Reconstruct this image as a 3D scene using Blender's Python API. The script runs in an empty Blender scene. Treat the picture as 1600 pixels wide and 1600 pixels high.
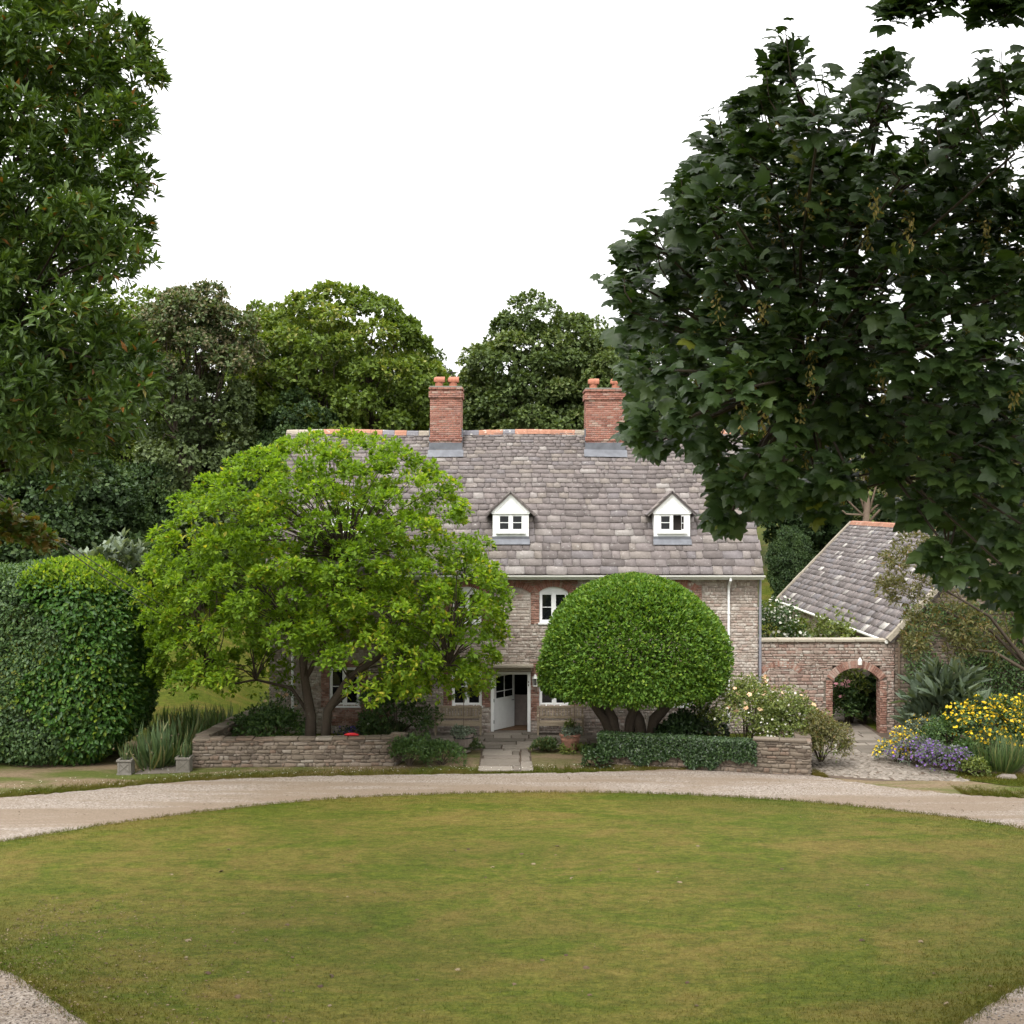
import bpy, bmesh, math, random
import numpy as np
from mathutils import Vector, Matrix

R = math.radians
SC = bpy.context.scene
COL = SC.collection
rng = np.random.default_rng(7)
random.seed(7)

# ------------------------------------------------------------------ camera, sky, sun, exposure
F, CZ, CX0, CY0 = 2007.0, 8.1, 800.0, 785.0      # focal length in photo pixels, eye height, vanishing point
cam = bpy.data.cameras.new('camera')
camo = bpy.data.objects.new('camera', cam); COL.objects.link(camo)
camo.location = (0, 0, CZ); camo.rotation_euler = (R(90), 0, 0)
cam.sensor_width = 36.0; cam.lens = F / 1600 * 36.0
cam.shift_y = -(800 - CY0) / 1600
cam.clip_start = 0.1; cam.clip_end = 2000
SC.camera = camo

SUN_EL, SUN_AZ = R(52), R(205)                   # azimuth measured clockwise from +Y
world = bpy.data.worlds.new('World'); SC.world = world; world.use_nodes = True
nt = world.node_tree; nt.nodes.clear()
sky = nt.nodes.new('ShaderNodeTexSky'); sky.sky_type = 'NISHITA'; sky.sun_disc = False
sky.sun_elevation = SUN_EL; sky.sun_rotation = SUN_AZ; sky.air_density = 1.0; sky.dust_density = 4.0
hs = nt.nodes.new('ShaderNodeHueSaturation'); hs.inputs['Saturation'].default_value = 0.12
tc = nt.nodes.new('ShaderNodeTexCoord'); sx = nt.nodes.new('ShaderNodeSeparateXYZ')
cl = nt.nodes.new('ShaderNodeMath'); cl.operation = 'MAXIMUM'; cl.inputs[1].default_value = 0.0
mad = nt.nodes.new('ShaderNodeMath'); mad.operation = 'MULTIPLY_ADD'; mad.inputs[1].default_value = 13.0; mad.inputs[2].default_value = 7.0
cmb = nt.nodes.new('ShaderNodeCombineColor')
mx = nt.nodes.new('ShaderNodeMix'); mx.data_type = 'RGBA'; mx.inputs['Factor'].default_value = 0.85
bg = nt.nodes.new('ShaderNodeBackground'); bg.inputs['Strength'].default_value = 0.10
wo = nt.nodes.new('ShaderNodeOutputWorld')
L = nt.links.new
L(sky.outputs[0], hs.inputs['Color']); L(hs.outputs[0], mx.inputs['A'])
L(tc.outputs['Generated'], sx.inputs[0]); L(sx.outputs['Z'], cl.inputs[0]); L(cl.outputs[0], mad.inputs[0])
for k in range(3): L(mad.outputs[0], cmb.inputs[k])
L(cmb.outputs[0], mx.inputs['B']); L(mx.outputs['Result'], bg.inputs['Color']); L(bg.outputs[0], wo.inputs['Surface'])

sl = bpy.data.lights.new('sun', 'SUN'); sl.energy = 1.5; sl.angle = R(24); sl.color = (1.0, 0.97, 0.92)
so = bpy.data.objects.new('sun', sl); COL.objects.link(so)
so.rotation_euler = (R(90) - SUN_EL, 0, -SUN_AZ + math.pi)
so.rotation_euler = Vector((-math.sin(SUN_AZ) * math.cos(SUN_EL), -math.cos(SUN_AZ) * math.cos(SUN_EL), -math.sin(SUN_EL))).to_track_quat('-Z', 'Y').to_euler()
vs = SC.view_settings
vs.view_transform = 'Standard'; vs.look = 'None'; vs.gamma = 1.0; vs.use_curve_mapping = False
vs.exposure = 1.08
SC.render.engine = 'CYCLES'
cy = SC.cycles; cy.max_bounces = 4; cy.diffuse_bounces = 3; cy.glossy_bounces = 1; cy.transmission_bounces = 3
cy.transparent_max_bounces = 8; cy.use_denoising = True; cy.use_adaptive_sampling = True; cy.adaptive_threshold = 0.025; cy.caustics_reflective = False; cy.caustics_refractive = False

# ------------------------------------------------------------------ helpers
def P(px, py, d):
    return Vector(((px - CX0) / F * d, d, CZ - (py - CY0) / F * d))
def PX(px, d): return (px - CX0) / F * d
def PZ(py, d): return CZ - (py - CY0) / F * d
def DG(py, z=0.0): return F * (CZ - z) / (py - CY0)      # depth of ground seen at photo row py

def tag(o, label=None, cat=None, group=None, kind=None):
    if label: o['label'] = label
    if cat: o['category'] = cat
    if group: o['group'] = group
    if kind: o['kind'] = kind
    return o
def thing(name, loc, label, cat, group=None):
    o = bpy.data.objects.new(name, None); COL.objects.link(o); o.location = loc
    o.empty_display_size = 0.3
    return tag(o, label, cat, group)
def attach(o, parent):
    if parent is not None:
        o.parent = parent
        off = Vector(parent.location) if parent.type == 'EMPTY' else Vector((0, 0, 0))
        o.matrix_parent_inverse = Matrix.Translation(-off)
    return o
def np_mesh(name, V, Fc, mat, parent=None, rnd=None, smooth=False, link=True):
    """V (n,3), Fc (m,k) uniform polygons; rnd per vertex"""
    V = np.asarray(V, dtype=np.float32); Fc = np.asarray(Fc, dtype=np.int32)
    me = bpy.data.meshes.new(name)
    me.vertices.add(len(V)); me.vertices.foreach_set('co', V.ravel())
    n, k = Fc.shape
    me.loops.add(n * k); me.loops.foreach_set('vertex_index', Fc.ravel())
    me.polygons.add(n); me.polygons.foreach_set('loop_start', np.arange(0, n * k, k, dtype=np.int32))
    try: me.polygons.foreach_set('loop_total', np.full(n, k, dtype=np.int32))
    except Exception: pass
    if smooth: me.polygons.foreach_set('use_smooth', np.ones(n, dtype=bool))
    me.update(calc_edges=True)
    if rnd is not None:
        a = me.attributes.new('rnd', 'FLOAT', 'POINT'); a.data.foreach_set('value', np.asarray(rnd, dtype=np.float32))
    if mat: me.materials.append(mat)
    if not link: return me
    o = bpy.data.objects.new(name, me); COL.objects.link(o)
    attach(o, parent)
    return o
class MB:
    """collects polygons of any size"""
    def __init__(s): s.v = []; s.f = []; s.r = []
    def add(s, verts, faces, r=None):
        b = len(s.v); s.v += [tuple(v) for v in verts]; s.f += [tuple(i + b for i in f) for f in faces]
        r = random.random() if r is None else r
        s.r += [r] * len(verts); return s
    def box(s, x0, x1, y0, y1, z0, z1, r=None):
        return s.add([(x0,y0,z0),(x1,y0,z0),(x1,y1,z0),(x0,y1,z0),(x0,y0,z1),(x1,y0,z1),(x1,y1,z1),(x0,y1,z1)],
                     [(0,3,2,1),(4,5,6,7),(0,1,5,4),(1,2,6,5),(2,3,7,6),(3,0,4,7)], r)
    def tube(s, pts, rad, n=8, caps=True, r=None):
        pts = [Vector(p) for p in pts]
        if not hasattr(rad, '__len__'): rad = [rad] * len(pts)
        vs, fs = [], []
        ref = None
        for i, p in enumerate(pts):
            t = (pts[min(i+1, len(pts)-1)] - pts[max(i-1, 0)])
            t = t.normalized() if t.length > 1e-9 else Vector((0,0,1))
            if ref is None:
                ref = Vector((1,0,0)) if abs(t.x) < .8 else Vector((0,1,0))
            a = (ref - t * ref.dot(t)).normalized(); b = t.cross(a); ref = a
            for k in range(n):
                an = 2 * math.pi * k / n
                vs.append(p + (a * math.cos(an) + b * math.sin(an)) * rad[i])
        for i in range(len(pts) - 1):
            for k in range(n):
                k2 = (k + 1) % n
                fs.append((i*n+k, i*n+k2, (i+1)*n+k2, (i+1)*n+k))
        if caps: fs += [tuple(range(n-1, -1, -1)), tuple(range((len(pts)-1)*n, len(pts)*n))]
        return s.add(vs, fs, r)
    def lathe(s, c, prof, n=16, r=None, close=True):
        c = Vector(c); vs, fs = [], []
        for (rr, z) in prof:
            for k in range(n):
                an = 2*math.pi*k/n; vs.append(c + Vector((rr*math.cos(an), rr*math.sin(an), z)))
        for i in range(len(prof)-1):
            for k in range(n):
                k2 = (k+1) % n; fs.append((i*n+k, i*n+k2, (i+1)*n+k2, (i+1)*n+k))
        if close: fs += [tuple(range(n-1, -1, -1)), tuple(range((len(prof)-1)*n, len(prof)*n))]
        return s.add(vs, fs, r)
    def prism(s, outline, y0, y1, r=None):
        """outline (x,z) counter-clockwise seen from -y, extruded y0..y1"""
        n = len(outline)
        vs = [(x, y0, z) for x, z in outline] + [(x, y1, z) for x, z in outline]
        fs = [tuple(range(n)), tuple(range(2*n-1, n-1, -1))]
        fs += [(i, i+n, (i+1) % n + n, (i+1) % n) for i in range(n)]
        return s.add(vs, fs, r)
    def build(s, name, mat, parent=None, smooth=False, bevel=0):
        me = bpy.data.meshes.new(name); me.from_pydata(s.v, [], s.f)
        a = me.attributes.new('rnd', 'FLOAT', 'POINT'); a.data.foreach_set('value', np.asarray(s.r, dtype=np.float32))
        if smooth: me.polygons.foreach_set('use_smooth', np.ones(len(me.polygons), dtype=bool))
        if mat: me.materials.append(mat)
        me.update()
        o = bpy.data.objects.new(name, me); COL.objects.link(o); attach(o, parent)
        if bevel:
            b = o.modifiers.new('bevel', 'BEVEL'); b.width = bevel; b.segments = 2; b.limit_method = 'ANGLE'
        return o
def sheet(name, pts, mat, z=0.0, parent=None):
    """flat polygon sheet from an outline, triangulated"""
    bm = bmesh.new()
    f = bm.faces.new([bm.verts.new((x, y, z)) for x, y in pts])
    if f.normal.z < 0 or (f.normal_update() or f.normal.z < 0): f.normal_flip()
    bmesh.ops.triangulate(bm, faces=bm.faces[:])
    me = bpy.data.meshes.new(name); bm.to_mesh(me); bm.free()
    if mat: me.materials.append(mat)
    o = bpy.data.objects.new(name, me); COL.objects.link(o); attach(o, parent); return o

# ------------------------------------------------------------------ materials
def newmat(name):
    m = bpy.data.materials.new(name); m.use_nodes = True; t = m.node_tree; t.nodes.clear()
    out = t.nodes.new('ShaderNodeOutputMaterial'); b = t.nodes.new('ShaderNodeBsdfPrincipled')
    t.links.new(b.outputs[0], out.inputs[0])
    return m, t, b, out
def ramp(t, stops, src=None, interp='LINEAR'):
    n = t.nodes.new('ShaderNodeValToRGB'); n.color_ramp.interpolation = interp
    e = n.color_ramp.elements
    while len(e) < len(stops): e.new(0.5)
    for i, (p, c) in enumerate(stops):
        e[i].position = p; e[i].color = (*c, 1) if hasattr(c, '__len__') else (c, c, c, 1)
    if src is not None: t.links.new(src, n.inputs[0])
    return n.outputs[0]
def noise(t, scale, detail=4, rough=.55, vec=None, dist=0.0):
    n = t.nodes.new('ShaderNodeTexNoise'); n.inputs['Scale'].default_value = scale
    n.inputs['Detail'].default_value = detail; n.inputs['Roughness'].default_value = rough; n.inputs['Distortion'].default_value = dist
    if vec is None:
        g = t.nodes.new('ShaderNodeNewGeometry'); vec = g.outputs['Position']
    t.links.new(vec, n.inputs['Vector']); return n.outputs[0]
def pos(t, scale=(1,1,1), rot=(0,0,0)):
    g = t.nodes.new('ShaderNodeNewGeometry'); m = t.nodes.new('ShaderNodeMapping')
    m.inputs['Scale'].default_value = scale; m.inputs['Rotation'].default_value = rot
    t.links.new(g.outputs['Position'], m.inputs['Vector']); return m.outputs[0]
def mix(t, fac, a, b, mode='MIX'):
    n = t.nodes.new('ShaderNodeMix'); n.data_type = 'RGBA'; n.blend_type = mode
    for s, v in (('Factor', fac), ('A', a), ('B', b)):
        if hasattr(v, 'is_linked') or hasattr(v, 'links'): t.links.new(v, n.inputs[s])
        elif s == 'Factor': n.inputs[s].default_value = v
        else: n.inputs[s].default_value = (*v, 1)
    return n.outputs['Result']
def attr(t, name='rnd'):
    a = t.nodes.new('ShaderNodeAttribute'); a.attribute_name = name; return a.outputs['Fac']
def bump(t, b, src, strength=.5, dist=.02):
    n = t.nodes.new('ShaderNodeBump'); n.inputs['Strength'].default_value = strength; n.inputs['Distance'].default_value = dist
    t.links.new(src, n.inputs['Height']); t.links.new(n.outputs[0], b.inputs['Normal'])
def plain(name, col, rough=.6, metal=0, var=.12, bumps=0.0, scale=8, spec=.4):
    m, t, b, o = newmat(name)
    n = noise(t, scale, 5)
    lo = tuple(c * (1 - var) for c in col); hi = tuple(min(1, c * (1 + var)) for c in col)
    t.links.new(ramp(t, [(.3, lo), (.7, hi)], n), b.inputs['Base Color'])
    b.inputs['Roughness'].default_value = rough; b.inputs['Metallic'].default_value = metal
    b.inputs['Specular IOR Level'].default_value = spec
    if bumps: bump(t, b, noise(t, scale * 6, 4), bumps, .01)
    return m
def leafmat(name, stops, rough=.5, trans=.3, spec=.35, tcol=None, nscale=.5, namt=.35):
    m, t, b, out = newmat(name)
    c = ramp(t, stops, attr(t))
    dark = mix(t, 1.0, c, (.62, .66, .6), 'MULTIPLY')
    nz = ramp(t, [(.38, 0.0), (.62, 1.0)], noise(t, nscale, 2))
    nm = t.nodes.new('ShaderNodeMath'); nm.operation = 'MULTIPLY'; nm.inputs[1].default_value = namt
    t.links.new(nz, nm.inputs[0])
    c = mix(t, nm.outputs[0], c, dark)
    t.links.new(c, b.inputs['Base Color']); b.inputs['Roughness'].default_value = rough
    b.inputs['Specular IOR Level'].default_value = spec
    tr = t.nodes.new('ShaderNodeBsdfTranslucent')
    t.links.new(mix(t, 1.0, c, tcol or (1.5, 1.5, .55), 'MULTIPLY'), tr.inputs['Color'])
    ms = t.nodes.new('ShaderNodeMixShader'); ms.inputs[0].default_value = trans
    t.links.new(b.outputs[0], ms.inputs[1]); t.links.new(tr.outputs[0], ms.inputs[2]); t.links.new(ms.outputs[0], out.inputs[0])
    return m
M = {}
def stonemat(name, stops, lichen=(.62, .6, .52), lam=.62, dirt=(.10, .085, .07), bsc=30, wet=False):
    m, t, b, o = newmat(name)
    c = ramp(t, stops, attr(t))
    c = mix(t, ramp(t, [(.35, 0.0), (.75, .55)], noise(t, 14, 6, .65)), c, mix(t, 1.0, c, (.55, .52, .5), 'MULTIPLY'))
    c = mix(t, ramp(t, [(lam, 0.0), (lam + .08, .75)], noise(t, 7.5, 6, .7)), c, lichen)
    c = mix(t, ramp(t, [(.56, 0.0), (.75, .6)], noise(t, 1.1, 5, .6)), c, mix(t, 1.0, c, (.6, .58, .55), 'MULTIPLY'))
    t.links.new(c, b.inputs['Base Color']); b.inputs['Roughness'].default_value = .88; b.inputs['Specular IOR Level'].default_value = .2
    bump(t, b, noise(t, bsc, 6, .7), .7, .012)
    return m
M['rubble'] = stonemat('rubble', [(0, (0.273, 0.215, 0.182)), (.2, (0.365, 0.304, 0.260)), (.4, (0.420, 0.357, 0.307)), (.55, (0.382, 0.289, 0.244)), (.68, (0.474, 0.410, 0.359)), (.85, (0.409, 0.352, 0.312)), (1, (0.556, 0.493, 0.437))], lichen=(.60, .57, .51), lam=.56)
M['rubblewarm'] = stonemat('rubblewarm', [(0, (.22, .15, .125)), (.25, (.31, .235, .195)), (.5, (.35, .285, .24)), (.65, (.30, .19, .15)), (.85, (.35, .30, .26)), (1, (.44, .385, .335))], lam=.58)
M['mortar'] = stonemat('mortar', [(0, (.33, .285, .245)), (1, (.40, .35, .31))], lam=.7, bsc=50)
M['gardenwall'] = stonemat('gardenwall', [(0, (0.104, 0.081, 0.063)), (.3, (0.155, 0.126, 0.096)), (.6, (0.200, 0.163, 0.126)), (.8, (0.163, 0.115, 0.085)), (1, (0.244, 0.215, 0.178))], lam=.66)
M['wallcore'] = stonemat('wallcore', [(0, (.13, .105, .085)), (1, (.19, .16, .13))], lam=.72)
M['slate'] = stonemat('slate', [(0, (0.133, 0.114, 0.109)), (.18, (0.164, 0.142, 0.136)), (.4, (0.185, 0.159, 0.153)), (.55, (0.203, 0.174, 0.165)), (.68, (0.171, 0.153, 0.155)), (.8, (0.210, 0.181, 0.160)), (.93, (0.234, 0.207, 0.195)), (1, (0.294, 0.269, 0.252))], lichen=(.40, .385, .36), lam=.60, bsc=25)
M['barnslate'] = stonemat('barnslate', [(0, (0.138, 0.120, 0.115)), (.3, (0.193, 0.170, 0.166)), (.6, (0.239, 0.207, 0.198)), (.85, (0.202, 0.189, 0.198)), (.95, (0.304, 0.276, 0.258)), (1, (0.552, 0.524, 0.488))], lichen=(.5, .48, .44), lam=.66, bsc=25)
M['brick'] = stonemat('brick', [(0, (.19, .09, .07)), (.2, (.28, .125, .095)), (.45, (.33, .155, .115)), (.7, (.37, .19, .145)), (.88, (.27, .145, .12)), (1, (.40, .29, .235))], lichen=(.43, .37, .32), lam=.6, bsc=40)
M['oldbrick'] = stonemat('oldbrick', [(0, (.20, .105, .08)), (.4, (.30, .165, .125)), (.7, (.36, .215, .165)), (1, (.41, .31, .26))], lichen=(.42, .37, .31), lam=.60, bsc=40)
M['brickmortar'] = stonemat('brickmortar', [(0, (.38, .33, .28)), (1, (.46, .41, .36))], lam=.75, bsc=60)
M['flag'] = stonemat('flag', [(0, (0.135, 0.117, 0.095)), (.5, (0.189, 0.162, 0.135)), (1, (0.252, 0.221, 0.184))], lam=.66)
M['ashlar'] = stonemat('ashlar', [(0, (0.328, 0.289, 0.229)), (1, (0.374, 0.334, 0.266))], lichen=(.5, .45, .3), lam=.64)
M['ridge'] = stonemat('ridge', [(0, (.30, .15, .10)), (.5, (.36, .18, .12)), (.6, (.15, .15, .17)), (.7, (.20, .19, .20)), (.8, (.27, .23, .18)), (1, (.31, .27, .22))], lam=.58)
M['terracotta'] = plain('terracotta', (.31, .115, .068), .75, var=.25, bumps=.3)
M['lead'] = plain('lead', (.115, .12, .135), .5, var=.25, scale=4)
M['white'] = plain('white_paint', (.80, .80, .79), .45, var=.04, scale=5)
M['cream'] = plain('cream_paint', (.72, .71, .66), .45, var=.06, scale=5)
M['greypipe'] = plain('grey_pipe', (.22, .22, .25), .5)
M['glass'] = plain('glass', (.008, .009, .01), .04, var=.1, spec=.4)
M['dark'] = plain('interior', (.05, .042, .037), .9)
M['panel'] = plain('panelling', (.26, .21, .19), .6)
M['mat'] = plain('door_mat', (.16, .09, .05), .9)
M['iron'] = plain('iron', (.02, .02, .02), .5)
M['teak'] = stonemat('teak', [(0, (0.270, 0.219, 0.152)), (1, (0.419, 0.347, 0.256))], lam=.75, bsc=60)
M['pot'] = plain('clay_pot', (.33, .165, .115), .8, var=.3, bumps=.4, scale=9)
M['tub'] = stonemat('tub', [(0, (.17, .14, .12)), (1, (.26, .22, .19))], lam=.75)
M['caststone'] = stonemat('caststone', [(0, (0.153, 0.140, 0.117)), (1, (0.180, 0.167, 0.144))], lam=.68)
M['bark'] = stonemat('bark', [(0, (.05, .038, .028)), (1, (.085, .066, .048))], lichen=(.13, .13, .09), lam=.62, bsc=18)
M['palebark'] = stonemat('palebark', [(0, (.15, .11, .08)), (1, (.21, .16, .12))], lam=.7, bsc=18)
M['soil'] = plain('soil', (.075, .052, .035), .95, var=.4, bumps=.8, scale=6)
M['red'] = plain('red_cloth', (.45, .01, .015), .6)
M['wire'] = plain('wire', (.045, .043, .04), .6)
# leaves
M['lf_mag'] = leafmat('magnolia_leaf', [(0, (0.080, 0.144, 0.014)), (.35, (0.119, 0.204, 0.019)), (.7, (0.173, 0.270, 0.022)), (.93, (0.265, 0.349, 0.029)), (1, (0.357, 0.329, 0.044))], .55, .48, .2, nscale=.45, namt=.2)
M['lf_bay'] = leafmat('bay_leaf', [(0, (0.053, 0.111, 0.015)), (.4, (0.083, 0.164, 0.021)), (.8, (0.123, 0.216, 0.028)), (1, (0.195, 0.270, 0.031))], .5, .3, .2, nscale=.7, namt=.2)
M['lf_hedge'] = leafmat('hedge_leaf', [(0, (0.026, 0.069, 0.012)), (.5, (0.043, 0.107, 0.015)), (.85, (0.072, 0.145, 0.019)), (1, (0.173, 0.227, 0.020))], .45, .2, .28, nscale=.6)
M['lf_grey'] = leafmat('grey_leaf', [(0, (.10, .13, .09)), (.6, (.17, .21, .15)), (1, (.26, .30, .23))], .6, .2)
M['lf_cardoon'] = leafmat('cardoon_leaf', [(0, (.075, .105, .065)), (.6, (.115, .155, .1)), (1, (.18, .22, .15))], .6, .2)
M['lf_syc'] = leafmat('sycamore_leaf', [(0, (0.028, 0.052, 0.016)), (.5, (0.045, 0.078, 0.022)), (.9, (0.065, 0.100, 0.026)), (1, (0.130, 0.147, 0.020))], .42, .25, .4, tcol=(1.5, 1.7, .5), nscale=.8)
M['lf_oak'] = leafmat('evergreen_leaf', [(0, (0.038, 0.070, 0.015)), (.45, (0.070, 0.123, 0.024)), (.8, (0.108, 0.171, 0.034)), (.93, (0.166, 0.220, 0.054)), (1, (0.244, 0.105, 0.023))], .45, .25, .3, nscale=.9)
M['lf_bgsyc'] = leafmat('wood_leaf_bright', [(0, (0.065, 0.103, 0.017)), (.5, (0.108, 0.160, 0.023)), (.85, (0.162, 0.212, 0.031)), (1, (0.259, 0.258, 0.065))], .55, .3, .25, nscale=.3)
M['lf_bgoak'] = leafmat('wood_leaf_dark', [(0, (0.056, 0.085, 0.025)), (.5, (0.088, 0.125, 0.037)), (.9, (0.138, 0.181, 0.053)), (1, (0.200, 0.225, 0.088))], .55, .22, .25, nscale=.3)
M['lf_holm'] = leafmat('wood_leaf_olive', [(0, (0.055, 0.078, 0.028)), (.5, (0.086, 0.120, 0.044)), (1, (0.148, 0.187, 0.074))], .55, .18, .25, nscale=.3)
M['lf_catkin'] = leafmat('catkin', [(0, (0.108, 0.094, 0.050)), (.5, (0.158, 0.140, 0.079)), (1, (0.230, 0.205, 0.130))], .7, .2, .2, nscale=.3)
M['lf_deep'] = leafmat('wood_leaf_deep', [(0, (0.024, 0.046, 0.016)), (.6, (0.041, 0.074, 0.023)), (1, (0.074, 0.115, 0.032))], .55, .2, .25, nscale=.3)
M['lf_shrub'] = leafmat('shrub_leaf', [(0, (0.036, 0.072, 0.022)), (.6, (0.060, 0.114, 0.030)), (1, (0.108, 0.168, 0.042))], .5, .25)
M['lf_light'] = leafmat('light_leaf', [(0, (.08, .11, .025)), (.6, (.13, .17, .035)), (1, (.22, .24, .06))], .5, .3)
M['lf_olive'] = leafmat('willowy_leaf', [(0, (.075, .075, .025)), (.5, (.12, .12, .04)), (.85, (.17, .16, .055)), (1, (.20, .12, .05))], .5, .3)
M['lf_sword'] = leafmat('sword_leaf', [(0, (.05, .085, .03)), (.7, (.09, .14, .055)), (1, (.22, .2, .09))], .5, .25)
M['lf_ivy'] = leafmat('ivy_leaf', [(0, (0.018, 0.036, 0.012)), (.6, (0.031, 0.062, 0.018)), (1, (0.058, 0.098, 0.026))], .4, .12, .4)
M['lf_red'] = leafmat('bronze_leaf', [(0, (0.068, 0.121, 0.020)), (.5, (0.105, 0.143, 0.025)), (1, (0.188, 0.110, 0.030))], .5, .35)
M['fl_samara'] = leafmat('samara', [(0, (.14, .12, .035)), (.6, (.24, .2, .06)), (1, (.30, .22, .08))], .6, .35)
M['fl_yellow'] = leafmat('yellow_flower', [(0, (.70, .42, .01)), (1, (.85, .62, .02))], .6, .3, tcol=(1, 1, 1))
M['fl_purple'] = leafmat('purple_flower', [(0, (0.136, 0.068, 0.255)), (1, (0.224, 0.124, 0.357))], .7, .25, tcol=(1, 1, 1))
M['fl_violet'] = leafmat('violet_flower', [(0, (.10, .05, .40)), (1, (.17, .1, .52))], .7, .25, tcol=(1, 1, 1))
M['fl_white'] = leafmat('white_flower', [(0, (.68, .66, .55)), (1, (.82, .8, .72))], .7, .25, tcol=(1, 1, 1))
M['fl_peach'] = leafmat('peach_flower', [(0, (.75, .42, .24)), (1, (.85, .62, .42))], .7, .25, tcol=(1, 1, 1))
M['fl_pink'] = leafmat('pink_flower', [(0, (.62, .25, .30)), (1, (.75, .42, .44))], .7, .25, tcol=(1, 1, 1))
M['deadleaf'] = leafmat('dead_leaf', [(0, (.06, .035, .02)), (.6, (.125, .08, .045)), (1, (.24, .185, .115))], .8, .1, tcol=(1, 1, 1))

def grassmat(name, blade=False, dry=.5, scl=1.0, rings=False):
    m, t, b, o = newmat(name)
    if rings:      # mowing runs round the oval: noise in (ring, angle) coordinates
        g0 = t.nodes.new('ShaderNodeNewGeometry'); sp_ = t.nodes.new('ShaderNodeSeparateXYZ'); t.links.new(g0.outputs['Position'], sp_.inputs[0])
        def mt(op, a_, b_=0.0):
            n_ = t.nodes.new('ShaderNodeMath'); n_.operation = op
            for k_, v_ in ((0, a_), (1, b_)):
                if hasattr(v_, 'links'): t.links.new(v_, n_.inputs[k_])
                else: n_.inputs[k_].default_value = v_
            return n_.outputs[0]
        yy_ = mt('MULTIPLY', mt('SUBTRACT', sp_.outputs['Y'], 27.0), 1.5)
        rad_ = mt('SQRT', mt('ADD', mt('MULTIPLY', sp_.outputs['X'], sp_.outputs['X']), mt('MULTIPLY', yy_, yy_))); an_ = mt('ARCTAN2', yy_, sp_.outputs['X'])
        cb_ = t.nodes.new('ShaderNodeCombineXYZ'); t.links.new(mt('MULTIPLY', rad_, .8), cb_.inputs[0]); t.links.new(mt('MULTIPLY', an_, 4.5), cb_.inputs[1])
        n1 = mt('ADD', mt('MULTIPLY', noise(t, 1.0, 8, .7, cb_.outputs[0], 1.0), .45), mt('MULTIPLY', noise(t, 1.0, 7, .68, pos(t, (.28, .7, .3)), .8), .55))
    else: n1 = noise(t, 1.0 * scl, 7, .68, pos(t, (.3, .75, .3)), .8)
    n2 = noise(t, 5.0, 6, .72, pos(t, (.7, 1.3, 1)), .4)
    g = ramp(t, [(.3, (.033, .051, .004)), (.5, (.066, .087, .008)), (.7, (.114, .126, .015))], n2)
    straw = ramp(t, [(.3, (.105, .072, .018)), (.7, (.19, .138, .042))], n2)
    f = ramp(t, [(dry - .06, .06), (dry + .11, .82)], n1)
    c = mix(t, f, g, straw)
    c = mix(t, ramp(t, [(.45, 0.0), (.7, .5)], noise(t, .16, 3, .5)), c, (.035, .058, .004))
    c = mix(t, ramp(t, [(.36, .7), (.58, 0.0)], noise(t, 17, 4, .75)), c, mix(t, 1.0, c, (.42, .48, .4), 'MULTIPLY'))
    c = mix(t, ramp(t, [(.60, 0.0), (.75, .5)], noise(t, 26, 3, .7)), c, (.15, .13, .036))
    if blade: c = mix(t, ramp(t, [(.6, 0.0), (1, .55)], attr(t)), c, (.14, .122, .03))
    t.links.new(c, b.inputs['Base Color']); b.inputs['Roughness'].default_value = .8; b.inputs['Specular IOR Level'].default_value = .08
    if blade:
        tr = t.nodes.new('ShaderNodeBsdfTranslucent'); t.links.new(mix(t, 1.0, c, (1.3, 1.3, .7), 'MULTIPLY'), tr.inputs['Color'])
        ms = t.nodes.new('ShaderNodeMixShader'); ms.inputs[0].default_value = .3
        t.links.new(b.outputs[0], ms.inputs[1]); t.links.new(tr.outputs[0], ms.inputs[2]); t.links.new(ms.outputs[0], o.inputs[0])
    else: bump(t, b, noise(t, 40, 5, .7), .8, .03)
    return m
M['lawn'] = grassmat('lawn_grass', dry=.485, rings=True); M['blade'] = grassmat('grass_blade', True, dry=.485, rings=True)
M['field'] = grassmat('field_grass', dry=.56, scl=1.3)
def verge():
    m, t, b, o = newmat('verge')
    n = noise(t, .9, 5, .6, pos(t, (.35, 1, 1)), .5); n2 = noise(t, 9, 5, .7)
    c = mix(t, ramp(t, [(.42, 0.0), (.58, 1.0)], n), ramp(t, [(.3, (.12, .085, .05)), (.7, (.19, .145, .092))], n2), ramp(t, [(.3, (.05, .065, .015)), (.7, (.09, .10, .024))], n2))
    t.links.new(c, b.inputs['Base Color']); b.inputs['Roughness'].default_value = .9; b.inputs['Specular IOR Level'].default_value = .1
    bump(t, b, noise(t, 45, 5, .7), .7, .02); return m
M['verge'] = verge()
def gravel():
    m, t, b, o = newmat('gravel')
    v = t.nodes.new('ShaderNodeTexVoronoi'); v.inputs['Scale'].default_value = 28
    g = t.nodes.new('ShaderNodeNewGeometry'); t.links.new(g.outputs['Position'], v.inputs['Vector'])
    bw = t.nodes.new('ShaderNodeRGBToBW'); t.links.new(v.outputs['Color'], bw.inputs[0])
    c = ramp(t, [(.1, (.125, .10, .08)), (.5, (.205, .17, .14)), (.9, (.30, .26, .22))], bw.outputs[0])
    wheel = noise(t, 1.0, 5, .6, pos(t, (.12, .8, 1)), .8)
    c = mix(t, ramp(t, [(.44, 0.0), (.58, .8)], wheel), c, (.155, .115, .08))
    c = mix(t, ramp(t, [(.58, 0.0), (.75, .5)], noise(t, 2.2, 6, .7)), c, (.10, .078, .05))
    t.links.new(c, b.inputs['Base Color']); b.inputs['Roughness'].default_value = .9; b.inputs['Specular IOR Level'].default_value = .2
    bump(t, b, v.outputs['Distance'], .6, .02); return m
M['gravel'] = gravel()
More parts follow.
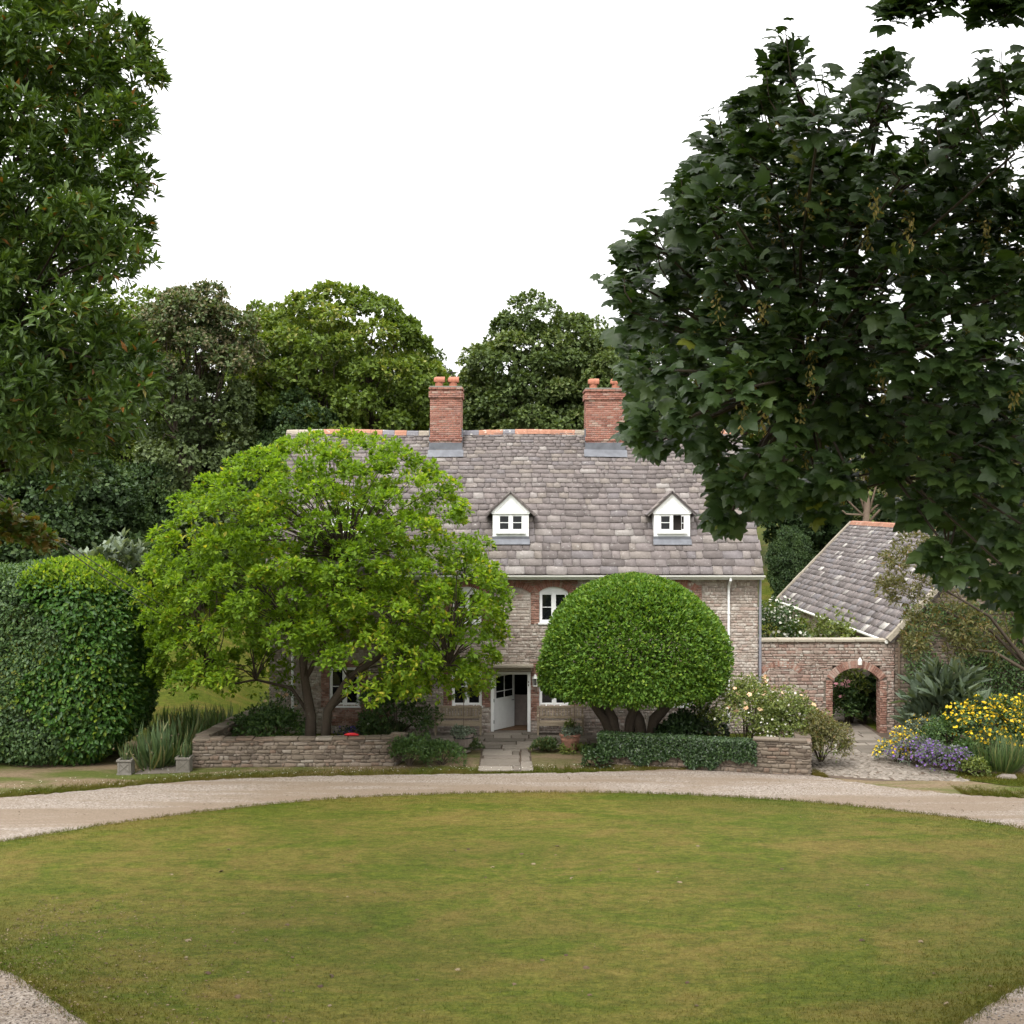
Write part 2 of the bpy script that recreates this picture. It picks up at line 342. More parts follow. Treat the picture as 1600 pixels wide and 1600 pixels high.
M['pebble'] = stonemat('pebble', [(0, (0.105, 0.086, 0.071)), (.5, (0.195, 0.165, 0.143)), (1, (0.315, 0.285, 0.255))], lam=.75)

# ------------------------------------------------------------------ leaf cards with shape
def fan(outline, cz=0.0, c=(.5, 0)):
    V = [(c[0], c[1], cz)] + list(outline); n = len(outline)
    return np.array(V, float), np.array([(0, i + 1, (i + 1) % n + 1) for i in range(n)])
# axis x = along the leaf (0 = stalk, 1 = tip), y = across, z = normal
T_QUAD = (np.array([(0, 0, 0), (.5, -.34, .05), (1, 0, -.06), (.5, .34, .05)], float), np.array([(0, 1, 2), (0, 2, 3)]))
T_OVAL = (np.array([(0, 0, 0), (.4, -.24, .07), (.78, -.2, .05), (1, 0, -.08), (.78, .2, .05), (.4, .24, .07)], float), np.array([(0, 1, 2), (0, 2, 3), (0, 3, 4), (0, 4, 5)]))
T_LANCE = (np.array([(0, 0, 0), (.45, -.15, .05), (1, 0, -.1), (.45, .15, .05)], float), np.array([(0, 1, 2), (0, 2, 3)]))
T_OBO = (np.array([(0, 0, 0), (.6, -.27, .06), (1, 0, -.07), (.6, .27, .06)], float), np.array([(0, 1, 2), (0, 2, 3)]))
T_SWORD = (np.array([(0, -.02, 0), (0, .02, 0), (.5, -.024, .0), (.5, .024, 0), (.8, -.016, -.06), (.8, .016, -.06), (1, 0, -.17)], float), np.array([(0, 2, 1), (1, 2, 3), (2, 4, 3), (3, 4, 5), (4, 6, 5)]))
_syc = [(0, 0, 0), (.02, -.28, -.05), (.16, -.30, .0), (.22, -.50, -.09), (.42, -.36, -.02), (.58, -.46, -.1), (.66, -.22, .0), (.8, -.17, -.03), (1, 0, -.14),
        (.8, .17, -.03), (.66, .22, .0), (.58, .46, -.1), (.42, .36, -.02), (.22, .50, -.09), (.16, .30, .0), (.02, .28, -.05)]
T_SYC = fan(_syc, .05, (.36, 0))
T_TUFT = (np.array([(0, -.1, 0), (0, .1, 0), (1, 0, 0)], float), np.array([(0, 1, 2)]))
T_FLOWER = fan([(math.cos(a) * .5 * (1 if k % 2 else .72), math.sin(a) * .5 * (1 if k % 2 else .72), .06) for k, a in enumerate(np.linspace(0, 2 * math.pi, 11)[:-1])], -.06, (0, 0))

def nrm(a): return a / (np.linalg.norm(a, axis=-1, keepdims=True) + 1e-9)
def rdir(n): return nrm(rng.normal(size=(n, 3)))
def leaf_arrays(p, ax, nm, size, tpl, rnd):
    p = np.asarray(p, float); X = nrm(ax); Z = nm - X * np.sum(nm * X, -1, keepdims=True); Z = nrm(Z); Y = np.cross(Z, X)
    V, Fc = tpl; k = len(V); n = len(p); s = np.broadcast_to(np.asarray(size, float), (n,))[:, None, None]
    W = p[:, None] + s * (V[None, :, 0, None] * X[:, None] + V[None, :, 1, None] * Y[:, None] + V[None, :, 2, None] * Z[:, None])
    FF = (Fc[None] + (np.arange(n) * k)[:, None, None]).reshape(-1, Fc.shape[1])
    return W.reshape(-1, 3), FF, np.repeat(rnd, k)
def leaves(name, p, ax, nm, size, tpl, mat, parent, rnd=None, kind='stuff'):
    if rnd is None: rnd = rng.random(len(p))
    V, Fc, r = leaf_arrays(p, ax, nm, size, tpl, rnd)
    o = np_mesh(name, V, Fc, mat, parent, r)
    if kind: o['kind'] = kind
    return o
def rosettes(tips, tdir, per, spread=.9, up=.55, off=.02):
    """per leaves round every twig tip; returns position, axis, normal"""
    n = len(tips); t = np.repeat(tips, per, 0); d = np.repeat(tdir, per, 0)
    ax = nrm(d * .55 + rdir(n * per) * spread)
    nm = nrm(d * .5 + np.array([0, 0, up]) + rdir(n * per) * .45)
    return t + ax * off, ax, nm
def lobe_tips(cs, rs, n, out=None, low=.55, flat=.8, back=-.25):
    """n twig tips on each lobe (centres cs, radii rs); out = outward direction per lobe"""
    m = len(cs); C = np.repeat(cs, n, 0); Rr = np.repeat(rs, n)[:, None]
    u = rdir(m * n)
    if out is not None:
        o = np.repeat(out, n, 0); dp = np.sum(u * o, -1)
        u = np.where((dp < back)[:, None], u - 2 * dp[:, None] * o, u)
    u[:, 2] = np.where((u[:, 2] < -.35) & (rng.random(len(u)) < .6), -u[:, 2], u[:, 2])
    rho = low + (1 - low) * rng.random(m * n) ** .5
    return C + u * np.array([1, 1, flat]) * Rr * rho[:, None], u
def scatter_lobes(n, prof, ax=1.0, ay=1.0, inner=.25, cand=14):
    """lobe centres on a body of revolution: prof = [(z, radius left, radius right)]"""
    z = np.array([q[0] for q in prof]); rl = np.array([q[1] for q in prof]); rr = np.array([q[2] for q in prof])
    w = np.maximum(rl + rr, .3); cum = np.concatenate([[0], np.cumsum((w[1:] + w[:-1]) * np.abs(np.diff(z)))]); cum /= cum[-1]
    pts = []
    for i in range(n):
        best, bd = None, -1
        for _ in range(cand):
            zz = np.interp(rng.random(), cum, z); a = rng.random() * 2 * math.pi
            sgn = .5 * (1 + math.cos(a)); rad = np.interp(zz, z, rl) * (1 - sgn) + np.interp(zz, z, rr) * sgn
            fr = 1.0 if rng.random() > inner else rng.random() ** .5
            q = np.array([math.cos(a) * rad * ax * fr, math.sin(a) * rad * ay * fr, zz])
            dd = min((np.linalg.norm(q - p_) for p_ in pts), default=9)
            if dd > bd: best, bd = q, dd
        pts.append(best)
    return np.array(pts)
def limbs(mb, base, fork, targets, r0, nlimb=7, sides=7, tw=1.0):
    """trunk base->fork, main limbs to groups of targets, twigs to every target"""
    base = Vector(base); fork = Vector(fork)
    mid = (base + fork) / 2 + Vector((rng.normal() * .08, rng.normal() * .08, 0)) * (fork - base).length
    mb.tube([base - Vector((0, 0, .3)), base + Vector((0, 0, .15)), mid, fork], [r0 * 1.5, r0 * 1.1, r0 * .92, r0 * .85], 10)
    T = [Vector(t) for t in targets]
    if not T: return
    seeds = [T[i] for i in rng.choice(len(T), min(nlimb, len(T)), replace=False)]
    for sd in seeds:
        grp = [t for t in T if min(seeds, key=lambda q: (q - t).length) is sd]
        cen = sum(grp, Vector()) / len(grp); hub = fork.lerp(cen, .72)
        m1 = fork.lerp(hub, .5) + Vector((0, 0, .12 * (hub - fork).length))
        mb.tube([fork, m1, hub], [r0 * .6, r0 * .42, r0 * .27], sides, False)
        for t in grp:
            c = hub.lerp(t, .5) + Vector(tuple(rng.normal(size=3) * .06 * (t - hub).length)) + Vector((0, 0, .08 * (t - hub).length))
            st = m1.lerp(hub, rng.random())
            mb.tube([st, c, t], [r0 * .16 * tw, r0 * .09 * tw, r0 * .03 * tw], 5, False)

# ------------------------------------------------------------------ terrain
def H(x, y):
    def ss(a, b, v):
        t = np.clip((v - a) / (b - a), 0, 1); return t * t * (3 - 2 * t)
    wl = 1 - ss(-13.0, -9.3, x)
    left = .165 * np.maximum(0, y - 43.5) * ss(42, 50, y)
    mid = .22 * np.maximum(0, y - 57)
    h = wl * left + (1 - wl) * mid
    h = np.where(h > 9, 9 + (h - 9) * .55, h)
    return np.minimum(h, 24)
xs = np.concatenate([np.linspace(-260, -32, 20), np.linspace(-30, 30, 81), np.linspace(32, 260, 20)])
ys = np.concatenate([np.linspace(-120, 28, 14), np.linspace(30, 80, 68), np.linspace(83, 400, 40)])
gx, gy = np.meshgrid(xs, ys); gz = H(gx, gy)
gz += np.where(gy > 50, .12 * np.sin(gx * .7 + gy * .4) * np.clip((gy - 50) / 10, 0, 1), 0) * (np.abs(gx) > 9.5)
nx, ny = len(xs), len(ys)
idx = np.arange(nx * ny).reshape(ny, nx)
quads = np.stack([idx[:-1, :-1], idx[:-1, 1:], idx[1:, 1:], idx[1:, :-1]], -1).reshape(-1, 4)
ground = np_mesh('ground', np.stack([gx, gy, gz], -1).reshape(-1, 3), quads, M['field'], smooth=True)
tag(ground, 'dry grass field rising behind the house', kind='structure')

# gravel drive round the oval lawn
far = [(-200, 1262), (0, 1247), (120, 1237), (260, 1224), (400, 1216), (560, 1212), (700, 1210), (830, 1209), (950, 1206), (1090, 1202), (1200, 1205), (1275, 1213),
       (1330, 1222), (1420, 1234), (1520, 1243), (1620, 1249), (1800, 1262)]
def smooth_line(pts, n=10, jit=0.0):
    P_ = np.array(pts, float); out = []
    for i in range(len(P_) - 1):
        p0, p1, p2, p3 = P_[max(i-1, 0)], P_[i], P_[i+1], P_[min(i+2, len(P_)-1)]
        for k in range(n):
            t = k / n
            q = .5 * (2*p1 + (p2-p0)*t + (2*p0-5*p1+4*p2-p3)*t*t + (3*p1-p0-3*p2+p3)*t**3)
            out.append(q + rng.normal(size=2) * jit)
    out.append(P_[-1]); return [tuple(q) for q in out]
farw = [(PX(px, DG(py)), DG(py)) for px, py in far]
fl = smooth_line(farw, 14, .045)
drive_pts = fl + [(24, 33), (25, 20), (20, 8), (-20, 8), (-25, 20), (-24, 33)]
drive = sheet('gravel_drive', drive_pts, M['gravel'], .012); tag(drive, 'pale gravel drive curving round the oval lawn', kind='structure')
# verge between the drive and the garden walls: bare earth and grass
vg = sheet('verge', [(-26, 33), (26, 33), (26, 43.6), (-26, 43.6)], M['verge'], .004); tag(vg, 'grass and bare earth verge along the drive', kind='structure')

# oval lawn, a slightly domed sheet with a ragged edge
lawn_ctrl = [(0, 35.8), (4.5, 35.55), (8.6, 34.4), (12.4, 32.1), (14.6, 28.6), (14.0, 25.2), (11.4, 22.9), (8.9, 21.75), (6.9, 19.9), (4.5, 17.9), (0, 16.6), (-4.0, 17.6),
             (-6.6, 19.95), (-8.9, 22.3), (-12.0, 24.6), (-14.2, 27.0), (-13.9, 29.0), (-12.3, 30.5), (-9.2, 32.9), (-5.0, 35.0)]
def closed(pts, n=8):
    P_ = np.array(pts, float); m = len(P_); out = []
    for i in range(m):
        p0, p1, p2, p3 = P_[i-1], P_[i], P_[(i+1) % m], P_[(i+2) % m]
        for k in range(n):
            t = k / n
            out.append(.5 * (2*p1 + (p2-p0)*t + (2*p0-5*p1+4*p2-p3)*t*t + (3*p1-p0-3*p2+p3)*t**3))
    return np.array(out)
edge = closed(lawn_ctrl, 12)[::-1]; edge = edge + rng.normal(size=edge.shape) * .02
cen = np.array([0, 27.0]); ne = len(edge)
rings = [1.0, .985, .95, .8, .6, .4, .2]
LV, LF = [], []
for ri, f in enumerate(rings):
    e = cen + (edge - cen) * f
    z = [.014, .045, .06, .075, .085, .09, .09][ri]
    LV += [(x, y, z) for x, y in e]
LV.append((cen[0], cen[1], .09))
for ri in range(len(rings) - 1):
    for k in range(ne):
        k2 = (k + 1) % ne; a, b, c, d = ri*ne+k, ri*ne+k2, (ri+1)*ne+k2, (ri+1)*ne+k
        LF += [(a, d, c), (a, c, b)]
for k in range(ne): LF.append(((len(rings)-1)*ne + k, len(LV)-1, (len(rings)-1)*ne + (k+1) % ne))
lawn = np_mesh('lawn', LV, LF, M['lawn'], smooth=True); tag(lawn, 'oval mown lawn in the middle of the gravel drive', kind='structure')
def in_poly(x, y, poly):
    x = np.asarray(x); y = np.asarray(y); c = np.zeros(x.shape, bool); j = len(poly) - 1
    for i in range(len(poly)):
        xi, yi = poly[i]; xj, yj = poly[j]
        c ^= ((yi > y) != (yj > y)) & (x < (xj - xi) * (y - yi) / (yj - yi + 1e-12) + xi); j = i
    return c
def lawn_z(x, y): return .055 + 0 * x
def blades(name, x, y, z, h, w, mat, parent=None):
    n = len(x); az = rng.random(n) * 2 * math.pi; lean = rng.normal(size=(n, 2)) * .55
    sx_, sy_ = np.cos(az) * w, np.sin(az) * w
    V = np.empty((n, 3, 3)); V[:, 0] = np.stack([x - sx_, y - sy_, z], -1); V[:, 1] = np.stack([x + sx_, y + sy_, z], -1)
    V[:, 2] = np.stack([x + lean[:, 0] * h, y + lean[:, 1] * h, z + h], -1)
    o = np_mesh(name, V.reshape(-1, 3), np.arange(n * 3).reshape(n, 3), mat, parent, np.repeat(rng.random(n), 3)); o['kind'] = 'stuff'
    return o
N = 460000
bx, by = rng.uniform(-15, 15, N), 16.5 + 19.5 * rng.random(N)
k = in_poly(bx, by, edge.tolist()) & (np.abs(bx) < by * .42 + .3) & (by > 19); bx, by = bx[k], by[k]
g = blades('lawn_grass', bx, by, np.full(len(bx), .045), .026 + .04 * rng.random(len(bx)) ** 2, .006, M['blade'])
tag(g, 'short mown grass blades of the oval lawn', 'grass', kind='stuff')
k = rng.random(len(bx)) < np.clip((29 - by) / 9, 0, 1) * .45; tx, ty = bx[k] + rng.normal(size=k.sum()) * .02, by[k]
g = blades('lawn_tufts', tx, ty, np.full(len(tx), .05), .04 + .05 * rng.random(len(tx)), .008, M['blade'])
tag(g, 'longer grass blades in the nearer part of the oval lawn', 'grass', kind='stuff')
# ragged grass fringe along the lawn edge
ee = np.repeat(edge, 60, 0) + rng.normal(size=(ne * 60, 2)) * .09
k = (np.abs(ee[:, 0]) < ee[:, 1] * .42 + .3) & (ee[:, 1] > 19); ee = ee[k]
g = blades('lawn_edge_grass', ee[:, 0], ee[:, 1], np.full(len(ee), .012), .05 + .05 * rng.random(len(ee)), .005, M['blade'])
tag(g, 'ragged grass fringe along the edge of the oval lawn', 'grass', kind='stuff')
# verge grass
n = 60000; t = rng.random(n); fx_ = np.interp(t, np.linspace(0, 1, len(fl)), [q[0] for q in fl]); fy_ = np.interp(t, np.linspace(0, 1, len(fl)), [q[1] for q in fl])
yy = fy_ + np.abs(rng.normal(size=n)) * .45 + .0
k = (fx_ < 9.3) | (fx_ > 12.5); k &= ~((fx_ > -1.0) & (fx_ < .65) & (yy > fy_ + .25))
g = blades('verge_grass', fx_[k], yy[k], np.full(k.sum(), .004), .04 + .05 * rng.random(k.sum()), .006, M['blade'])
tag(g, 'short rough grass on the verge beyond the drive', 'grass', kind='stuff')
n = 300; fx_ = rng.uniform(-16, 5, n); yy = np.interp(fx_, [q[0] for q in fl], [q[1] for q in fl]) + .1 + rng.random(n) * (.8 + .9 * (fx_ < -10))
o = leaves('daisies', np.stack([fx_, yy, .07 + .03 * rng.random(n)], -1), rdir(n) * [1, 1, .1], np.tile([0, -.5, 1.0], (n, 1)), .024, T_FLOWER, M['fl_white'], None)
tag(o, 'tiny white daisies dotted through the verge grass', 'daisies')
# loose stones on the near gravel
OCT = (np.array([(1,0,0),(0,1,0),(-1,0,0),(0,-1,0),(0,0,.7),(0,0,-.7)], float), np.array([(0,1,4),(1,2,4),(2,3,4),(3,0,4),(1,0,5),(2,1,5),(3,2,5),(0,3,5)]))
n = 16000; px_ = rng.uniform(-10.5, 10.5, n); py_ = rng.uniform(18.5, 24, n)
k = ~in_poly(px_, py_, edge.tolist()) & (np.abs(px_) < py_ * .41); px_, py_ = px_[k], py_[k]
o = leaves('loose_gravel', np.stack([px_, py_, np.full(len(px_), .018)], -1), rdir(len(px_)) * [1, 1, .2], np.tile([0, 0, 1.0], (len(px_), 1)), .009 + .02 * rng.random(len(px_)) ** 2, OCT, M['pebble'], None)
tag(o, 'loose pale stones of the gravel nearest the camera', 'gravel')

# ------------------------------------------------------------------ masonry generators (frame: origin o, u right, v up, n outward)
def rows_fill(u0, u1, v0, v1, hfun, wfun, skip):
    """courses of pieces -> list of (u0,u1,v0,v1); skip(uc, vc) removes"""
    out = []; v = v0
    while v < v1 - .02:
        h = min(hfun(v), v1 - v); u = u0 - rng.random() * .2
        while u < u1:
            w = wfun(v); a, b = max(u, u0), min(u + w, u1)
            if b - a > .04 and not skip((a + b) / 2, v + h / 2): out.append((a, b, v, v + h))
            u += w
        v += h
    return out
def piece_arrays(rects, frame, gap=.008, proud=.015, jit=.012, depth=.05, inset=.012):
    o, u, v, n = [np.array(q, float) for q in frame]
    r = np.array(rects, float); m = len(r)
    a, b, c, d = r[:, 0] + gap, r[:, 1] - gap, r[:, 2] + gap, r[:, 3] - gap
    uu = np.stack([a, b, b, a], -1); vv = np.stack([c, c, d, d], -1)
    uu = uu + rng.normal(size=uu.shape) * jit; vv = vv + rng.normal(size=vv.shape) * jit * .6
    uc, vc = uu.mean(1, keepdims=True), vv.mean(1, keepdims=True)
    s = np.array([1 - inset / np.maximum((b - a) / 2, .02), 1 - inset / np.maximum((d - c) / 2, .015)])
    s = np.clip(s, .5, .98)
    fu = uc + (uu - uc) * s[0][:, None]; fv = vc + (vv - vc) * s[1][:, None]
    pr = (proud * (.4 + 1.2 * rng.random((m, 1))))
    fn = pr + rng.normal(size=(m, 4)) * proud * .25
    def w(U, V, Nn): return o + U[..., None] * u + V[..., None] * v + Nn[..., None] * n
    back = w(uu, vv, np.full_like(uu, -depth)); front = w(fu, fv, fn)
    edge_ = w(uu, vv, fn - .5 * proud - .004)
    V = np.concatenate([back, edge_, front], 1)        # m,12,3
    q = []
    for i in range(4):
        j = (i + 1) % 4
        q += [(i, j, 4 + j, 4 + i), (4 + i, 4 + j, 8 + j, 8 + i)]
    q.append((8, 9, 10, 11)); return V, np.array(q)
def masonry(rects, frame, mat, parent, name, individual=300, rnd=None, **kw):
    if not rects: return
    V, q = piece_arrays(rects, frame, **kw); m = len(V)
    rn = rng.random(m) if rnd is None else rnd
    area = np.array([(b - a) * (d - c) for a, b, c, d in rects]); order = np.argsort(-area)
    solo = order[:individual]; rest = order[individual:]
    for i in solo: np_mesh(name, V[i], q, mat, parent, np.full(12, rn[i]))
    if len(rest):
        FF = (q[None] + (np.arange(len(rest)) * 12)[:, None, None]).reshape(-1, 4)
        o = np_mesh(name + 'work', V[rest].reshape(-1, 3), FF, mat, parent, np.repeat(rn[rest], 12)); o['kind'] = 'stuff'
def cells(x0, x1, z0, z1, holes):
    xs_ = sorted({x0, x1, *[h[0] for h in holes], *[h[1] for h in holes]}); zs_ = sorted({z0, z1, *[h[2] for h in holes], *[h[3] for h in holes]})
    for a, b in zip(xs_[:-1], xs_[1:]):
        for c, d in zip(zs_[:-1], zs_[1:]):
            m_, n_ = (a + b) / 2, (c + d) / 2
            if not any(h[0] < m_ < h[1] and h[2] < n_ < h[3] for h in holes): yield a, b, c, d
def arch_bricks(cx, zs, half, rise, thick, yf, yb, mat, parent, nb=15, name='brick'):
    """segmental arch of brick voussoirs; zs = springing height"""
    Rr = (half * half + rise * rise) / (2 * rise); cz_ = zs + rise - Rr; a0 = math.asin(min(.999, half / Rr))
    mb = MB()
    for i in range(nb):
        t0 = -a0 + 2 * a0 * (i + .06) / nb; t1 = -a0 + 2 * a0 * (i + .94) / nb; o_ = rng.normal() * .005
        pts = [(cx + rr * math.sin(t), cz_ + rr * math.cos(t)) for rr, t in ((Rr, t0), (Rr, t1), (Rr + thick, t1), (Rr + thick, t0))]
        mb.prism(pts, yf + o_, yb)
    o = mb.build(name + '_arch', mat, parent); return o

# ------------------------------------------------------------------ the house
FY = 45.0
def fx(px): return PX(px, FY)
def fz(py): return PZ(py, FY)
HX0, HX1, HY1 = fx(421), fx(1184.5), 53.4
house = thing('stone_house', ((HX0 + HX1) / 2, 49.2, 0), 'long stone farmhouse with stone slate roof, brick chimneys and white windows', 'house')
UPW = [(-5.87, 1.0), (-1.57, 1.0), (1.46, 1.0), (5.85, 1.0)]      # upper windows (centre, width)
LOW = [(-5.87, 1.05), (-1.58, 1.05), (1.48, 1.05), (5.85, 1.05)]
UZ0, UZS, UZC = fz(973), 4.96, 5.15
LZ0, LZ1 = fz(1103), 2.32
DX0, DX1, DZ = fx(767), fx(829), fz(1050)
BL = (fx(780), fx(828), 3.9, 4.95)       # blind window
holes = [(c - w / 2, c + w / 2, UZ0, UZC) for c, w in UPW] + [(c - w / 2, c + w / 2, LZ0, LZ1) for c, w in LOW] + [(DX0, DX1, 0.0, DZ)]
ZT = 5.62
mb = MB()
for a, b, c, d in cells(HX0, HX1, 0, ZT, holes): mb.box(a, b, FY + .012, FY + .4, c - (.3 if c == 0 else 0), d, .5)
# side, back and gable walls
mb.box(HX0, HX0 + .4, FY + .4, HY1 - .4, -.3, ZT); mb.box(HX1 - .4, HX1, FY + .4, HY1 - .4, -.3, ZT); mb.box(HX0, HX1, HY1 - .4, HY1, -.3, ZT)
for x0 in (HX0 + .01, HX1 - .39):
    mb.add([(x0, FY + .02, ZT), (x0, HY1 - .02, ZT), (x0, 49.2, 10.55), (x0 + .38, FY + .02, ZT), (x0 + .38, HY1 - .02, ZT), (x0 + .38, 49.2, 10.55)],
           [(0, 2, 1), (3, 4, 5), (0, 3, 5, 2), (1, 2, 5, 4), (0, 1, 4, 3)])
wall = mb.build('wall', M['mortar'], house)
mb = MB(); mb.box(HX0 + .4, HX1 - .4, FY + .4, HY1 - .4, -.05, .06); mb.box(HX0 + .4, HX1 - .4, FY + .4, HY1 - .4, 2.75, 2.85)
mb.box(-1.9, -1.8, FY + .4, FY + 5, .06, 2.75); mb.box(1.9, 2.0, FY + .4, FY + 5, .06, 2.75); mb.box(-1.9, 2.0, FY + 4.5, FY + 4.6, .06, 2.75)
mb.build('interior', M['dark'], house)
fr = ((0, FY, 0), (1, 0, 0), (0, 0, 1), (0, -1, 0))
JW = .3
bz = []      # brick zones on the facade
for c, w in UPW: bz += [(c - w/2 - JW, c - w/2, UZ0 - .05, UZC + .05), (c + w/2, c + w/2 + JW, UZ0 - .05, UZC + .05)]
for c, w in LOW: bz += [(c - w/2 - JW, c - w/2, LZ0 - .05, LZ1 + .15), (c + w/2, c + w/2 + JW, LZ0 - .05, LZ1 + .15), (c - w/2, c + w/2, LZ1, LZ1 + .24)]
bz += [(DX1, DX1 + .33, .45, DZ + .2), (DX0 - .2, DX0, .9, DZ + .1), (-6.4, -4.2, .28, LZ0 - .05), (-2.4, 2.3, 5.22, 5.52), (BL[1], .95, 4.3, 5.25)]
blz = (BL[0], BL[1], BL[2], BL[3] + .12)
def inz(u, v, zs): return any(a < u < b and c < v < d for a, b, c, d in zs)
rub = rows_fill(HX0, HX1, 0.0, 5.5, lambda v: .06 + .08 * rng.random(), lambda v: .09 + .22 * rng.random() ** 1.5, lambda u, v: inz(u, v, holes) or inz(u, v, bz) or inz(u, v, [blz]))
# trim stones that poke into openings
def trim(rects, zs):
    out = []
    for a, b, c, d in rects:
        for (p, q, r_, s) in zs:
            if c < s - .01 and d > r_ + .01:
                if a < p < b <= q + (b - a): b = min(b, p) if a < p else b
                if a < q < b: a = q
        if b - a > .03: out.append((a, b, c, d))
    return out
rub = trim(rub, holes + bz + [blz])
masonry(rub, fr, M['rubble'], wall, 'stone', 300, gap=.006, proud=.010, jit=.014, inset=.016, depth=.03)
# blind window infill, slightly recessed
ri = rows_fill(BL[0], BL[1], BL[2], BL[3] + .1, lambda v: .07 + .05 * rng.random(), lambda v: .13 + .25 * rng.random(), lambda u, v: False)
masonry(ri, ((0, FY + .012, 0), (1, 0, 0), (0, 0, 1), (0, -1, 0)), M['rubble'], wall, 'infill_stone', 0, gap=.005, proud=.01, jit=.007, inset=.012, depth=.01)
bricks = []
for k_, zn in enumerate(bz):
    bricks += rows_fill(zn[0], zn[1], zn[2], zn[3], lambda v: .078, lambda v: .235, lambda u, v: inz(u, v, holes) or any(inz(u, v, [q]) for q in bz[:k_]))
bricks = trim(bricks, holes)
masonry(bricks, fr, M['oldbrick'], wall, 'brick', 0, gap=.004, proud=.011, jit=.004, inset=.008, depth=.03)
for c, w in UPW: arch_bricks(c, UZS, w / 2 + .02, UZC - UZS, .27, FY - .016, FY + .3, M['brick'], wall, 15)
arch_bricks((BL[0] + BL[1]) / 2, BL[3] - .02, (BL[1] - BL[0]) / 2, .2, .22, FY - .03, FY + .2, M['brick'], wall, 17)

def casement(parent, cx, w, z0, z1, yf, arch=0.0, open_right=False, rows=2, name='window'):
    """white two-light casement: frame, mullion, bars, panes, sill"""
    f = MB(); t = .055; yb = yf + .07
    if arch:
        n = 12; zc = z1
        pts = [(cx + w/2 * math.cos(a), zc + arch * math.sin(a)) for a in np.linspace(0, math.pi, n)]
        f.prism([(cx - w/2, zc - t), (cx + w/2, zc - t)] + pts, yf, yb)
    else: f.box(cx - w/2, cx + w/2, yf, yb, z1 - t, z1)
    zt = z1 - t
    f.box(cx - w/2, cx - w/2 + t, yf, yb, z0, zt); f.box(cx + w/2 - t, cx + w/2, yf, yb, z0, zt)
    f.box(cx - w/2 + t, cx + w/2 - t, yf, yb, z0, z0 + t); f.box(cx - .04, cx + .04, yf - .004, yb, z0 + t, zt)
    o = f.build(name, M['white'], parent)
    for s in (-1, 1):
        a, b = (cx - w/2 + t, cx - .04) if s < 0 else (cx + .04, cx + w/2 - t)
        if open_right and s > 0:
            # this light stands open, hinged on its right side
            sh = MB(); ww = b - a; ang = R(68); hx = b
            def q(u, yy, z): return (hx - u * math.cos(ang) + yy * math.sin(ang) * 0, yf - .01 - u * math.sin(ang) - yy * math.cos(ang), z)
            for (u0, u1, za, zb) in ((0, .05, z0 + t, zt), (ww - .05, ww, z0 + t, zt), (.05, ww - .05, z0 + t, z0 + t + .05), (.05, ww - .05, zt - .05, zt), (.05, ww - .05, (z0 + zt) / 2, (z0 + zt) / 2 + .03)):
                vs_ = [q(u, yy, z) for yy in (0, .035) for (u, z) in ((u0, za), (u1, za), (u1, zb), (u0, zb))]
                sh.add(vs_, [(0, 1, 2, 3), (7, 6, 5, 4), (0, 4, 5, 1), (1, 5, 6, 2), (2, 6, 7, 3), (3, 7, 4, 0)])
            so_ = sh.build('open_sash', M['white'], o)
            continue
        sh = MB(); e = .04
        for bx_ in ((a, a + e, z0 + t, zt), (b - e, b, z0 + t, zt), (a + e, b - e, z0 + t, z0 + t + e), (a + e, b - e, zt - e, zt)):
            sh.box(bx_[0], bx_[1], yf + .012, yf + .05, bx_[2], bx_[3])
        hh = (zt - z0 - t - 2 * e) / rows
        for r_ in range(1, rows): sh.box(a + e, b - e, yf + .015, yf + .045, z0 + t + e + hh * r_ - .012, z0 + t + e + hh * r_ + .012)
        sh.build('sash', M['white'], o)
        for r_ in range(rows):
            p_ = MB(); p_.box(a + e, b - e, yf + .028, yf + .034, z0 + t + e + hh * r_ + .012 * (r_ > 0), z0 + t + e + hh * (r_ + 1) - .012 * (r_ < rows - 1)); p_.build('pane', M['glass'], o)
    s_ = MB(); s_.box(cx - w/2 - .05, cx + w/2 + .05, yf - .1, yf + .02, z0 - .06, z0 - .002); s_.build('sill', M['white'], o)
    return o
for c, w in UPW: casement(house, c, w - .01, UZ0 + .005, UZS + .0, FY + .05, arch=UZC - UZS - .005)
for c, w in LOW: casement(house, c, w - .01, LZ0 + .005, LZ1 - .005, FY + .06, rows=2)
# backs of the rooms behind the windows stay dark: interior above

# door
f = MB(); t = .11
f.box(DX0, DX0 + t, FY - .02, FY + .12, .07, DZ); f.box(DX1 - t, DX1, FY - .02, FY + .12, .07, DZ); f.box(DX0 + t, DX1 - t, FY - .015, FY + .12, DZ - .09, DZ)
dfr = f.build('door_frame', M['white'], house, bevel=.008)
f = MB(); f.box(DX1 - .085, DX1 - .055, FY - .03, FY - .02, 1.78, 1.84); f.box(DX1 - .085, DX1 - .055, FY - .03, FY - .02, 1.66, 1.73); f.build('bell_push', M['iron'], dfr)
f = MB(); f.box(DX0 - .02, DX1 + .02, FY - .18, FY + .3, -.05, .07); f.build('doorstep', M['flag'], house, bevel=.015)
f = MB(); f.box(DX0 - .28, DX1 + .1, FY - .42, FY + .02, DZ + .19, DZ + .29); f.box(DX0 - .2, DX1 + .04, FY - .3, FY + .015, DZ + .06, DZ + .188)
f.build('door_hood', M['ashlar'], house, bevel=.02)
